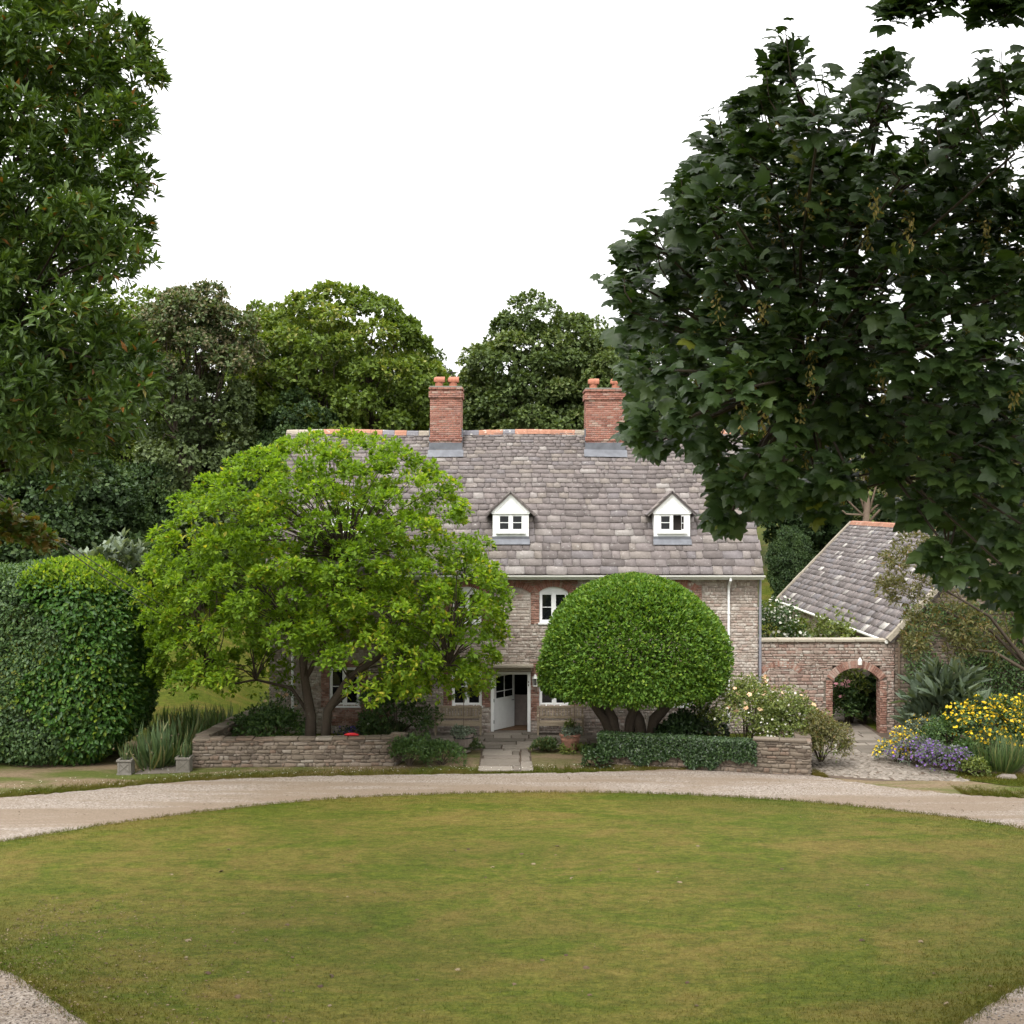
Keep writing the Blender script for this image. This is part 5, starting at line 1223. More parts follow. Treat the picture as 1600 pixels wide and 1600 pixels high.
def catkins(t_, lc, tp, out):
    zmax = tp[:, 2].max(); k = np.where((tp[:, 2] > zmax - 4.2) & (rng.random(len(tp)) < .6))[0]
    q = np.repeat(tp[k], 7, 0) + rng.normal(size=(len(k) * 7, 3)) * .14
    leaves('catkins', q, rdir(len(q)), rdir(len(q)), .17, T_QUAD, M['lf_catkin'], t_)
ta = place_tree(535, 424, 172, 66, 'lf_bgsyc', 'broad bright green tree rising behind the left half of the roof', nl=170, tips=105, ls=.23, lowz=.12, lr=1.25, flat=.6); ta['height'] = PZ(424, 66) - ta.location.z
tb = place_tree(840, 450, 122, 72, 'lf_bgoak', 'dark green tree behind the roof between the two chimneys', nl=170, tips=105, ls=.23, lr=1.15, lowz=.05); tb['height'] = PZ(450, 72) - tb.location.z
tcx_ = place_tree(303, 440, 84, 61, 'lf_holm', 'olive evergreen tree with a pale beige flowering top', nl=85, tips=100, ls=.21, lr=1.0, lowz=.04, extra=catkins, prof=[(.08, .75), (.3, .85), (.5, .7), (.62, .72), (.76, .95), (.87, .95), (.94, .7), (.975, .3)]); tcx_['height'] = PZ(437, 61) - tcx_.location.z
te = place_tree(190, 432, 100, 70, 'lf_bgsyc', 'mid green tree showing beside the dark overhanging foliage at left', nl=80, tips=110, ls=.23, lr=1.35); te['height'] = PZ(432, 70) - te.location.z
td2 = place_tree(90, 690, 130, 56, 'lf_deep', 'dark bushy tree behind the tall hedge', nl=70, tips=110, ls=.21, lr=1.15, lowz=.22); td2['height'] = PZ(690, 56) - td2.location.z
for (src, px_, py_, d, s, rz, mt, lb) in (
    (ta, 415, 452, 70, .62, 2.0, None, 'green tree between the beige flowering tree and the broad bright tree'),
    (tb, 640, 520, 76, 1.0, 1.0, None, 'dark tree filling in behind the broad bright green tree'),
    (tb, 985, 500, 70, .9, 2.2, None, 'dark tree behind the right chimney, half hidden by overhanging leaves'),
    (ta, 1120, 560, 78, 1.0, 4.0, 'lf_bgoak', 'dark wood tree behind the right end of the roof'),
    (tb, 1270, 640, 74, 1.1, 3.0, 'lf_deep', 'deep green tree in the gap between house and outbuilding'),
    (tb, 1430, 600, 80, 1.1, .5, 'lf_deep', 'deep green tree rising behind the outbuilding ridge'),
    (ta, 1600, 560, 76, 1.0, 1.4, 'lf_deep', 'deep green tree at the right edge behind the outbuilding'),
    (td2, 215, 715, 60, .85, 2.5, None, 'dark bushy tree left of the beige flowering tree foot'),
    (td2, 330, 700, 64, .9, 4.4, None, 'dark undergrowth tree behind the top of the spreading tree'),
    (tb, 20, 500, 74, .9, 5.0, 'lf_deep', 'dark wood tree behind the overhanging foliage at the left edge'),
    (tb, 470, 600, 62, .8, .3, 'lf_deep', 'deep green tree behind the left end of the roof'),
    (te, 480, 480, 74, .9, .7, 'lf_bgoak', 'mid green tree filling the wood left of the broad bright tree'),
    (te, 255, 470, 76, .9, 2.9, 'lf_bgoak', 'mid green tree standing behind the beige flowering tree'),
    (te, 745, 585, 80, .8, 1.9, 'lf_bgoak', 'lower green tree in the dip between the two big crowns'),
    (te, 930, 478, 76, .8, 4.9, 'lf_bgoak', 'green tree leaning in behind the right chimney'),
    (td2, 1235, 815, 67, .6, .9, None, 'dark shrubby tree just beyond the house right corner'),
    (td2, -110, 640, 58, 1.0, 1.0, None, 'dark bushy tree at the far left edge behind the hedge'),
    (tb, 130, 560, 84, 1.0, 3.3, 'lf_deep', 'tall dark tree deep in the wood at left'),
    (tb, 760, 560, 92, 1.2, 3.9, 'lf_deep', 'distant dark tree seen low between the two big crowns'),
    (td2, 20, 740, 66, 1.0, 3.6, None, 'low dark tree at the foot of the wood at left')):
    copy_tree(src, px_, py_, d, lb, s, rz, mt)
# pale bare-stemmed tree behind the outbuilding
d = 69; q0 = P(1350, 870, d); t_ = thing('pale_stemmed_tree', (q0.x, d, float(H(np.array(q0.x), np.array(d)))), 'pale bare-branched tree showing above the outbuilding ridge', 'tree'); m_ = MB()
m_.tube([(q0.x, d, 2), P(1352, 830, d), P(1355, 785, d), P(1350, 740, d)], [.26, .2, .17, .06], 8)
for e in ((1300, 745), (1325, 700), (1400, 750), (1440, 735), (1385, 690), (1290, 775)): m_.tube([P(1354, 800 + 20 * rng.random(), d), P((1354 + e[0]) / 2, (800 + e[1]) / 2 + 16 * rng.random(), d), P(e[0], e[1], d + rng.normal())], [.075, .05, .015], 6)
m_.build('trunk', M['palebark'], t_, smooth=True)
tw = np.array([P(e[0] + rng.normal() * 25, e[1] - 20 + rng.normal() * 15, d + rng.normal()) for e in ((1300, 770), (1320, 745), (1400, 775), (1430, 760), (1390, 740)) for _ in range(60)])
p, ax, nm = rosettes(tw, rdir(len(tw)), 6); leaves('crown', p, ax, nm, .22, T_QUAD, M['lf_olive'], t_)

# ------------------------------------------------------------------ overhanging evergreen at the left
def overhang_left():
    d0 = 15.0; base = np.array([-9.2, 16.5, 0.0]); t_ = thing('evergreen_tree', tuple(base), 'dark evergreen with narrow leaves overhanging the left of the view', 'tree')
    spec = []
    outl = [(20, 0, 130), (0, 60, 205), (0, 120, 240), (0, 170, 215), (0, 230, 195), (0, 290, 215), (0, 350, 205), (0, 400, 205), (0, 450, 180), (0, 510, 195), (0, 560, 225), (0, 610, 205), (0, 660, 170), (0, 705, 110)]
    cs, rs = [], []
    for _, py, xr in outl:
        for x_ in np.arange(xr - 28, -420, -52):
            for layer in range(2):
                dd = d0 + (x_ - xr) / 420 * -1.0 * .0 + layer * 1.5 + rng.normal() * .5
                q = P(x_ + rng.normal() * 14, py + rng.normal() * 14, dd); cs.append(q); rs.append(.33 + .12 * rng.random())
    for _ in range(75):  # unseen lobes added above the view so the near lawn is shaded
        y_ = rng.uniform(5, 20); cs.append(Vector((rng.uniform(-12, -4), y_, CZ + .41 * y_ + 1.5 + 3 * rng.random()))); rs.append(.95)
    for _ in range(110):   # crown above and beyond the frame
        a = rng.random() * 2 * math.pi; r_ = 4.6 * rng.random() ** .5; cs.append(Vector((base[0] - .6 + math.cos(a) * r_ * .75, base[1] + 1.5 + math.sin(a) * r_, 9.5 + 7 * rng.random()))); rs.append(.6)
    cs = np.array(cs); rs = np.array(rs)
    out = nrm(cs - np.array([-8.5, 17.5, 11]))
    NT = 36
    tp, tdv = lobe_tips(cs, rs, NT, out, .2, .8)
    p, ax, nm = rosettes(tp, nrm(tdv * .6 + out.repeat(NT, 0) * .5 + [0, -.1, .45]), 8, .62, .5)
    rn = np.clip(np.repeat(rng.random(len(cs)) * .4 + .25, NT * 8) + rng.normal(size=len(p)) * .2, 0, .96); rn[rng.random(len(rn)) < .012] = 1
    leaves('crown', p, ax, nm, .12 + .06 * rng.random(len(p)), (T_LANCE[0] * [1, 1.1, 1], T_LANCE[1]), M['lf_oak'], t_, rn)
    m_ = MB(); limbs(m_, base, base + np.array([.1, .6, 7.0]), [c for c in cs if rng.random() < .3 and not (c[1] < 20.5 and c[2] > CZ + .4 * c[1] + .9)], .32, 14, tw=.6)
    hi = Vector((-10.5, 13, 17.0)); m_.tube([(-9.1, 17.1, 7), (-9.8, 15, 11), hi], [.25, .18, .1], 7, False)
    for c in cs:
        if c[1] < 20.5 and c[2] > CZ + .4 * c[1] + .9: m_.tube([hi, hi.lerp(Vector(c), .5) + Vector((0, 0, .4)), Vector(c)], [.05, .035, .012], 5, False); m_.build('trunk', M['bark'], t_, smooth=True)
overhang_left()

# ------------------------------------------------------------------ sycamore at the right, large lobed leaves
def sycamore():
    base = np.array([7.6, 13.5, 0.0]); t_ = thing('sycamore_tree', tuple(base), 'large dark green sycamore hung with seed clusters, overhanging the right of the view', 'tree')
    L_ = [(1240, 110, 38), (1195, 170, 55), (1270, 190, 60), (1375, 120, 30), (1365, 195, 50), (1140, 250, 48), (1210, 265, 65), (1300, 280, 65), (1080, 285, 26), (1085, 335, 55), (1150, 335, 65), (1240, 360, 65), (1330, 340, 65), (1405, 280, 60), (1420, 370, 65),
          (1505, 160, 30), (1500, 230, 50), (1580, 150, 45), (1570, 240, 65), (1500, 320, 65), (1580, 350, 70), (1010, 390, 50), (1090, 410, 65), (1180, 440, 70), (1280, 450, 70), (1380, 460, 70), (1480, 440, 70), (1570, 460, 70),
          (970, 440, 35), (985, 495, 50), (1060, 500, 65), (1150, 530, 70), (1250, 540, 70), (1350, 550, 70), (1450, 540, 70), (1550, 560, 70), (995, 570, 48), (1070, 590, 60), (1160, 610, 60), (1260, 630, 65), (1360, 640, 65), (1460, 640, 65), (1560, 650, 70),
          (1005, 635, 40), (1010, 680, 28), (1060, 660, 42), (1130, 690, 38), (1150, 745, 34), (1135, 795, 22), (1190, 710, 40), (1250, 715, 48), (1320, 725, 48), (1400, 710, 50), (1500, 720, 58), (1590, 740, 60), (1210, 760, 30), (1290, 775, 26), (1450, 780, 45), (1540, 810, 55), (1600, 830, 60), (1480, 860, 36), (1560, 890, 42), (1620, 920, 45)]
    L_ = [(x_ + max(0, (1110 - x_)) * .19 + 4, y_, r_ * (.82 if x_ < 1120 or y_ < 250 or y_ > 690 else 1)) for x_, y_, r_ in L_]
    cs, rs = [], []
    for (x_, y_, r_) in L_:
        for lay, dd in enumerate((9.6, 10.8, 12.2, 13.4) if x_ > 1180 and y_ > 260 else (9.6, 10.8, 12.2)):
            d_ = dd + rng.normal() * .45; cs.append(P(x_ + rng.normal() * 6, y_ + rng.normal() * 6 + lay * 6, d_)); rs.append(r_ / F * d_ * 1.0)
    over = [(1425, 8, 24), (1455, 0, 32), (1490, 14, 34), (1520, 2, 34), (1550, 14, 36), (1595, 20, 40), (1640, 10, 45), (1410, 34, 12), (1570, 30, 22), (1600, -40, 50), (1520, -50, 50)]
    for (x_, y_, r_) in over: cs.append(P(x_, y_ - 4, 8.2)); rs.append(r_ / F * 8.2 * 1.1)
    nv = len(cs); nside = None
    for _ in range(150):
        a = rng.random() * 2 * math.pi; z_ = 8.0 + 7.5 * rng.random(); r_ = (4.9 - .07 * (z_ - 10.5) ** 2) * rng.random() ** .4
        q = Vector((8.6 + math.cos(a) * r_ * .72, 12.8 + math.sin(a) * r_, z_))
        if q.x > q.y * .40 + .5: cs.append(q); rs.append(.55)
    nside = len(cs)
    for _ in range(150):   # unseen crown lobes added over the camera to darken the near lawn
        y_ = rng.uniform(3, 20); q = Vector((rng.uniform(-1.0, 11), y_, CZ + .41 * y_ + 1.5 + 3.5 * rng.random())); cs.append(q); rs.append(.95)
    cs = np.array(cs); rs = np.array(rs); cen_ = np.array([7.0, 13.5, 9.0]); out = nrm((cs - cen_) + [0, 0, .6])
    nt = np.clip((rs / .3) ** 2 * 23, 9, 32).astype(int); nt[nv:] = 11; P_, A_, N_ = [], [], []
    for i in range(len(cs)):
        u = rdir(nt[i]); dp = u @ out[i]; u = np.where((dp < -.2)[:, None], u - 2 * dp[:, None] * out[i], u)
        tip = cs[i] + u * [1, 1, .8] * rs[i] * (.35 + .65 * rng.random((nt[i], 1)) ** .6)
        k = 4; tt = np.repeat(tip, k, 0); uu = np.repeat(u, k, 0)
        az = nrm(rdir(len(tt)) * [1, 1, .25] + uu * .5 + out[i] * .55 + [-.1, -.45, -.28])
        P_.append(tt + az * .05 + rng.normal(size=tt.shape) * .025); A_.append(az); N_.append(nrm(np.array([0, -.62, .72]) + out[i] * .3 + rdir(len(tt)) * .48))
    kf = sum(len(q) for q in P_[:nv]); fp, fa, fn = np.concatenate(P_[nv:]), np.concatenate(A_[nv:]), np.concatenate(N_[nv:]); P_, A_, N_ = P_[:nv], A_[:nv], N_[:nv]
    leaves('unseen_crown', fp, fa, fn, .34 + .12 * rng.random(len(fp)), (T_OVAL[0] * [1, 1.9, 1], T_OVAL[1]), M['lf_syc'], t_)
    # upright sprays along the outline: pairs of leaves up a thin shoot
    shoots = []
    for (x_, y_, h_) in ((1240, 95, 70), (1205, 130, 50), (1270, 120, 40), (1375, 130, 75), (1350, 160, 50), (1400, 170, 60), (1115, 235, 45), (1150, 195, 45), (1065, 300, 45), (1095, 270, 40), (1035, 355, 35), (1000, 392, 30), (1505, 175, 65), (1480, 205, 50), (1560, 150, 60), (1590, 120, 60), (1440, 230, 50), (1310, 165, 45), (965, 430, 25), (1180, 165, 40)):
        for j in range(2):
            q = P(x_ + rng.normal() * 14, y_ + 25, 9.7 + rng.normal() * .4); hh = h_ / F * 9.7 * (.8 + .5 * rng.random()); lean = Vector((rng.normal() * .12 - .1, rng.normal() * .1, 1)) * hh; shoots.append((q, q + lean))
            for lv in np.linspace(.25, 1, 4):
                a0_ = rng.random() * 6.28
                for sgn in (0, math.pi):
                    dv = np.array([math.cos(a0_ + sgn), math.sin(a0_ + sgn), .25 + .2 * rng.random()]); c_ = np.array(q + lean * float(lv)) + dv * .06
                    P_.append(c_[None]); A_.append(nrm((dv * [1, 1, -.2])[None])); N_.append(nrm(np.array([[0, -.75, .8]]) + rdir(1) * .35))
    p, ax, nm = np.concatenate(P_), np.concatenate(A_), np.concatenate(N_); n = len(p)
    size = .075 + .10 * rng.random(n); rn = np.clip(rng.random(n) * .9 + (rng.random(n) < .03) * .3, 0, 1)
    V, q, r_ = leaf_arrays(p, ax, nm, size, T_SYC, rn); kv = len(T_SYC[0]); V = V.reshape(n, kv, 3)
    # the 300 that show largest become leaves of their own
    sx_ = CX0 + p[:, 0] / p[:, 1] * F; sy_ = CY0 - (p[:, 2] - CZ) / p[:, 1] * F
    vis = (sx_ > 900) & (sx_ < 1600) & (sy_ > 0) & (sy_ < 980); show = np.where(vis, size / p[:, 1] * np.abs(nm[:, 1] * .8 + nm[:, 2] * .1 + .2), 0)
    order = np.argsort(-show); solo, rest = order[:300], order[300:]
    crown = np_mesh('crown', V[rest].reshape(-1, 3), (T_SYC[1][None] + (np.arange(len(rest)) * kv)[:, None, None]).reshape(-1, 3), M['lf_syc'], t_, np.repeat(rn[rest], kv)); crown['kind'] = 'stuff'
    for i in solo: np_mesh('leaf', V[i], T_SYC[1], M['lf_syc'], t_, np.full(kv, rn[i]))
    # hanging seed clusters
    ok_ = np.where((rs[:nv] > .24) & (cs[:nv, 2] > 7.9))[0]; k = rng.choice(ok_, 190); hp = cs[k] + rng.normal(size=(len(k), 3)) * .1 - [0, .2, .02] - np.array([0, 0, .3]) * rs[k][:, None]; m = 26
    sp_ = np.repeat(hp, m, 0); t01 = np.tile(np.linspace(0, 1, m), len(k)); ln = np.repeat(.12 + .12 * rng.random(len(k)), m)
    sp_ = sp_ + np.stack([rng.normal(size=len(sp_)) * .018, rng.normal(size=len(sp_)) * .018, -t01 * ln], -1)
    o = leaves('seed_clusters', sp_, nrm(rdir(len(sp_)) * .7 + [0, 0, -.8]), rdir(len(sp_)), .04, (T_OVAL[0] * [1, .9, 1], T_OVAL[1]), M['fl_samara'], t_)
    m_ = MB(); fork = Vector((7.4, 13.8, 6.2)); m_.tube([(7.6, 13.9, -.3), (7.6, 13.9, .2), (7.5, 13.9, 3), fork], [.75, .5, .4, .34], 12)
    hubs = [P(1520, 600, 12.9), P(1350, 520, 11.9), P(1560, 330, 12.8), P(1250, 600, 11.4), P(1500, 740, 12.2), P(1340, 350, 11.8), P(1720, -30, 8.3)]
    par = [None, 0, 0, 1, 0, 1, -1]
    for i, h_ in enumerate(hubs):
        if par[i] == -1: s = Vector((7.9, 12.6, 11.2)); r0 = .05
        else: s = fork if par[i] is None else hubs[par[i]]; r0 = .16 if par[i] is None else .075
        m_.tube([s, s.lerp(h_, .5) + Vector((rng.normal() * .1, 0, .15)), h_], [r0, r0 * .7, r0 * .5], 8, False)
    m_.tube([hubs[-1], P(1560, -18, 8.25), P(1430, 2, 8.2)], [.03, .02, .006], 6, False)
    for a_, b_ in shoots: m_.tube([a_ - Vector((-.05, 0, .08)), a_, b_], [.006, .005, .003], 4, False)
    high = Vector((9.2, 12.5, 16.5)); m_.tube([fork, Vector((8.6, 12.8, 10.5)), high], [.3, .22, .14], 8, False)
    for i, c in enumerate(cs):
        c = Vector(c)
        if i < nv - len(over): h_ = min(hubs[:-1], key=lambda q: (q - c).length); r0 = .02
        elif i < nv: h_ = hubs[-1].lerp(P(1430, -10, 8.2), max(0, min(1, (1720 - (CX0 + c.x / c.y * F)) / 290 - .18))); r0 = .012
        elif i < nside: h_ = fork.lerp(Vector((8.6, 12.8, 11)), rng.random()); r0 = .06
        else: h_ = high; r0 = .05
        e = h_.lerp(c, .55) + Vector((rng.normal() * .06, rng.normal() * .06, .05)); m_.tube([h_, e, c, c + Vector(out[i]) * rs[i] * .7], [r0, r0 * .6, .009, .004], 5, False)
    m_.build('trunk', M['bark'], t_, smooth=True)
sycamore()
# bronze-tinted maple sprig at the left edge
d = 20.0; cs = np.array([P(x_, y_, d) for x_, y_ in ((-30, 790), (5, 800), (30, 818), (55, 838), (10, 832), (-20, 825), (70, 850), (-60, 790))]); base = P(-330, 700, d)
t_ = thing('maple_sapling', (base.x, d, 0), 'leafy sprig tinted bronze at the left edge above the hedge', 'tree')
tp, tdv = lobe_tips(cs, np.full(len(cs), .26), 26, None, .2, .5); p, ax, nm = rosettes(tp, nrm(tdv + [.5, -.3, -.4]), 4, .7, .9); leaves('crown', p, ax, nm, .10 + .05 * rng.random(len(p)), T_SYC, M['lf_red'], t_)
m_ = MB(); m_.tube([(base.x, d, -.2), (base.x, d, 4), base, P(-60, 775, d), P(40, 830, d)], [.2, .15, .1, .03, .008], 7); m_.build('trunk', M['bark'], t_, smooth=True)
# two cables slung from the left down towards the house
for k, (a_, b_, lb) in enumerate(((P(-60, 728, 24), P(330, 985, 46), 'upper of two thin dark cables slanting down past the hedge'), (P(-60, 731, 24), P(330, 1004, 46), 'lower of two thin dark cables slanting down past the hedge'))):
    m_ = MB(); pts = [a_.lerp(b_, t) + Vector((0, 0, -.25 * math.sin(math.pi * t))) for t in np.linspace(0, 1, 14)]; m_.tube(pts, .013, 5); tag(m_.build('overhead_cable', M['wire']), lb, 'cable', 'cables slung past the hedge')

# ------------------------------------------------------------------ garden plants
G = lambda px_, py_: (PX(px_, DG(py_)), DG(py_), 0)
iris = [((250, 1196), 1.25, 150), ((285, 1178), 1.3, 170), ((315, 1168), 1.2, 150), ((345, 1158), 1.1, 130), ((268, 1160), 1.1, 130), ((232, 1200), .95, 110), ((300, 1150), 1.0, 110), ((360, 1150), .8, 90)]
il = ['tall sword-leaved clump nearest the planter by the low wall', 'largest sword-leaved clump beside the narrow path', 'sword-leaved clump halfway along the low side wall', 'sword-leaved clump close against the low side wall', 'sword-leaved clump behind the largest, on the field side', 'dark sword-leaved clump at the foot of the tall hedge', 'sword-leaved clump at the edge of the dry field', 'small sword-leaved clump near the house end of the side wall']
for ((px_, py_), ln, n), lb in zip(iris, il):
    x_, y_, _ = G(px_, py_); blade_clump('iris_clump', lb, 'plant', (min(x_, -10.0), y_, float(H(np.array(x_), np.array(y_)))), int(n * .65), ln * 1.1, .9, 'lf_sword', 'sword-leaved plants along the path', 1.15, ('deadleaf', 14, .07, .95), width=1.3)
XB = lambda px_, d: PX(px_, d)
def B(name, label, px_, d, rx, rz, nleaf, size, mat, z=0.0, ry=None, **kw): return bush(name, label, 'shrub' if 'cat' not in kw else kw.pop('cat'), (PX(px_, d), d, z), rx, ry or rx * .8, rz, nleaf, size, mat, **kw)
B('dark_shrub', 'dark leafy shrub behind the low wall left of the forked trunk', 425, 41.6, 1.25, 1.5, 4200, .12, 'lf_shrub')
B('rose_bush', 'straggling rose with a few peach blooms at the house left corner', 430, 43.8, .8, 1.75, 1500, .09, 'lf_shrub', flowers=[('fl_peach', 10, .16, .5)])
B('wall_shrub', 'big dark shrub against the house wall between window and bench', 618, 43.6, 1.25, 2.1, 4600, .12, 'lf_shrub')
B('violet_bellflower', 'low violet-blue flowering plant behind the low brown wall', 548, 44.1, .55, .28, 700, .06, 'lf_shrub', flowers=[('fl_violet', 420, .06, .1)])
B('agapanthus_clump', 'low green strappy plant with one white bloom beside the violet flowers', 600, 43.9, .85, .5, 1300, .2, 'lf_sword', tpl=T_LANCE, spike=.8, flowers=[('fl_white', 2, .1, .6)])
B('catmint_clump', 'bushy dark green clump at the right end of the low brown wall', 640, 39.4, .8, .85, 4200, .085, 'lf_shrub', tpl=T_LANCE, spike=.5)
B('catmint_clump', 'bushy dark green clump on the verge nearer the path', 690, 39.6, .75, .72, 3800, .085, 'lf_shrub', tpl=T_LANCE, spike=.5)
B('lavender_clump', 'grey-green lavender tuft at the foot of the wooden tub', 737, 41.6, .36, .3, 800, .12, 'lf_sword', tpl=T_LANCE, spike=1.2, stems=False)
B('lavender_clump', 'grey-green lavender tuft right of the flagstone path', 843, 41.6, .34, .32, 800, .13, 'lf_sword', tpl=T_LANCE, spike=1.2, stems=False)
B('lavender_clump', 'wider lavender tuft beside the terracotta pot', 858, 41.7, .36, .3, 800, .13, 'lf_sword', tpl=T_LANCE, spike=1.2, stems=False)
B('edging_plant', 'low light green edging plant under the terracotta pot', 895, 41.6, .6, .16, 700, .09, 'lf_light', stems=False); B('edging_plant', 'low green edging plant near the ivy-covered wall end', 925, 41.4, .6, .16, 700, .09, 'lf_shrub', stems=False)
B('dark_shrub', 'black-green shrub under the right side of the clipped dome', 1068, 41.2, 1.05, 1.25, 3600, .13, 'lf_ivy'); B('dark_shrub', 'small dark shrub between the dome stems and the rose', 1105, 42.2, .8, 1.35, 2200, .12, 'lf_ivy')
B('rose_bush', 'large loose rose bush with peach and white blooms behind the low wall', 1165, 40.7, 1.5, 2.2, 8200, .085, 'lf_light', flowers=[('fl_peach', 34, .17, .7), ('fl_white', 150, .08, .2)])
B('rose_bush', 'pale green bush dotted with small white flowers above the wall pier', 1238, 40.2, 1.45, 2.0, 8200, .085, 'lf_light', flowers=[('fl_white', 190, .075, .2), ('fl_peach', 14, .15, .8)])
B('tall_rose', 'thin rose stems reaching up the house wall beside the downpipe', 1178, 43.8, .6, 2.55, 700, .09, 'lf_light', flowers=[('fl_peach', 8, .11, .7)])
B('feathery_shrub', 'feathery olive shrub drooping over the end of the stone pier', 1282, 39.4, .75, 1.6, 5200, .11, 'lf_olive', tpl=T_LANCE, z=.15)
B('hydrangea', 'pink-flowered hydrangea seen through the arched gateway', 1322, 46.6, .6, 1.75, 2600, .13, 'lf_shrub', flowers=[('fl_pink', 34, .2, .6)]); B('dark_shrub', 'tall dark glossy shrub just inside the arched gateway', 1352, 47.2, .45, 1.9, 2400, .17, 'lf_ivy')
B('white_rose', 'white-flowering climber in the yard behind the arched wall', 1212, 52, 1.3, 4.4, 3800, .14, 'lf_shrub', flowers=[('fl_white', 260, .13, .5)])
B('yard_creeper', 'yellow-green climber at the far corner of the outbuilding wall', 1246, 53, .75, 4.0, 2200, .16, 'lf_light'); B('yard_creeper', 'green plant along the top of the arched wall left of the gateway', 1235, 47.5, .8, 3.5, 2200, .13, 'lf_light')
B('yard_creeper', 'yellow-green climber against the outbuilding side wall', 1300, 48.5, .85, 3.85, 2600, .14, 'lf_light'); B('yard_creeper', 'low green climber above the right part of the arched wall', 1330, 47, .6, 3.5, 1600, .13, 'lf_light')
# ivy over the low wall
n = 15000; u = rng.random(n); a0, a1, a2 = np.array([2.7, 39.75]), np.array([5.8, 38.85]), np.array([7.3, 38.4]); s = u * 1.0
xy = np.where((s < .66)[:, None], a0 + (a1 - a0) * (s / .66)[:, None], a1 + (a2 - a1) * ((s - .66) / .34)[:, None])
top = rng.random(n) < .22; dn = np.array([-.28, -.96, 0]); zl = .08 + .32 * np.clip(.5 + .5 * np.sin(s * 17) + .3 * np.sin(s * 41), 0, 1) + .2 * np.clip((s - .8) / .2, 0, 1)
z_ = np.where(top, .97, zl + (.98 - zl) * rng.random(n)); p = np.stack([xy[:, 0], xy[:, 1], z_], -1) + dn * np.where(top, -.4 * rng.random(n), .05 + .1 * rng.random(n))[:, None]
t_ = thing('ivy', (5, 39, .9), 'dark ivy mantling the low wall under the clipped dome', 'ivy')
leaves('foliage', p, nrm(rdir(n) * .7 + [0, -.4, -.5]), nrm(np.array([0, -.8, .5]) + rdir(n) * .5), .065 + .04 * rng.random(n), T_OBO, M['lf_ivy'], t_)
m_ = MB(); [m_.tube([(a_, 39.4 - (a_ - 4) * .28, .02), (a_ + .1, 39.35 - (a_ - 4) * .28, .5), (a_ + .2, 39.3 - (a_ - 4) * .28, .95)], .015, 5) for a_ in np.arange(3.2, 7, .7)]; m_.build('stems', M['bark'], t_)
B('ivy_tuft', 'dark leafy tuft at the left end of the ivy wall', 935, 39.3, .5, .55, 1100, .1, 'lf_ivy')
# right-hand flower border
bed = sheet('flower_bed', [(12.2, 45), (11.9, 41.8), (12.4, 39.6), (13.6, 38.4), (16, 37.9), (26, 37.5), (26, 45)], M['soil'], .03); tag(bed, 'soil of the flower border beside the entrance', kind='structure')
gv = sheet('grass_bank', [(13.3, 38.45), (13.0, 37.6), (14.2, 36.6), (18, 35.6), (26, 35.2), (26, 38.4), (16, 38.2)], M['field'], .02); tag(gv, 'grass at the foot of the flower border', kind='structure')
n = 14000; xx = rng.uniform(13.2, 18, n); yy = 35.8 + 2.5 * rng.random(n); k = in_poly(xx, yy, [(13.3, 38.4), (13.0, 37.6), (14.2, 36.6), (18, 35.7), (18, 38.3)])
tag(blades('border_grass', xx[k], yy[k], np.full(k.sum(), .02), .05 + .05 * rng.random(k.sum()), .006, M['blade']), 'short green grass below the flower border', 'grass')
B('yellow_daisy_bush', 'tall bush covered in bright yellow flowers in the border', 1540, 40.2, 1.3, 2.2, 4200, .11, 'lf_shrub', flowers=[('fl_yellow', 620, .10, .3)], cat='flowering plant')
B('yellow_daisy_bush', 'second yellow-flowered bush at the right edge of the border', 1610, 40.8, 1.1, 1.75, 2800, .11, 'lf_shrub', flowers=[('fl_yellow', 420, .10, .3)], cat='flowering plant')
B('santolina', 'silvery clump with soft yellow flowers at the corner of the entrance', 1404, 40.0, .62, 1.0, 2000, .08, 'lf_grey', flowers=[('fl_yellow', 330, .075, .2)], cat='flowering plant')
B('santolina', 'silvery clump with a few yellow flowers behind the purple catmint', 1445, 41.2, .7, 1.35, 2200, .085, 'lf_grey', flowers=[('fl_yellow', 160, .07, .4)], cat='flowering plant')
B('purple_catmint', 'purple-flowered clump spilling onto the cobbles, the nearer of two', 1475, 38.75, .85, .85, 2600, .09, 'lf_grey', tpl=T_LANCE, spike=.4, flowers=[('fl_purple', 900, .07, .15)], cat='flowering plant')
B('purple_catmint', 'purple-flowered clump beside the yellow santolina, the farther of two', 1432, 39.5, .7, .8, 2000, .09, 'lf_grey', tpl=T_LANCE, spike=.4, flowers=[('fl_purple', 560, .07, .2)], cat='flowering plant')
B('sage_bush', 'soft green bush between the purple flowers and the yellow bush', 1478, 40.2, .85, 1.35, 3000, .1, 'lf_shrub'); B('dark_shrub', 'dark green plant below the yellow bush', 1512, 39.0, .6, .8, 1800, .1, 'lf_shrub')
B('cardoon', 'large silvery arching cardoon leaves behind the border flowers', 1482, 41.8, 1.25, 2.3, 700, .62, 'lf_cardoon', tpl=T_LANCE, spike=.35)
blade_clump('ornamental_grass', 'arching green grass clump at the front right of the border', 'plant', (PX(1565, 38.7), 38.7, .02), 420, 1.15, .9, 'lf_sword', None, 1.1, width=.6)
B('lime_plant', 'small lime green plant at the front of the border', 1520, 38.0, .45, .5, 1300, .08, 'lf_light'); 
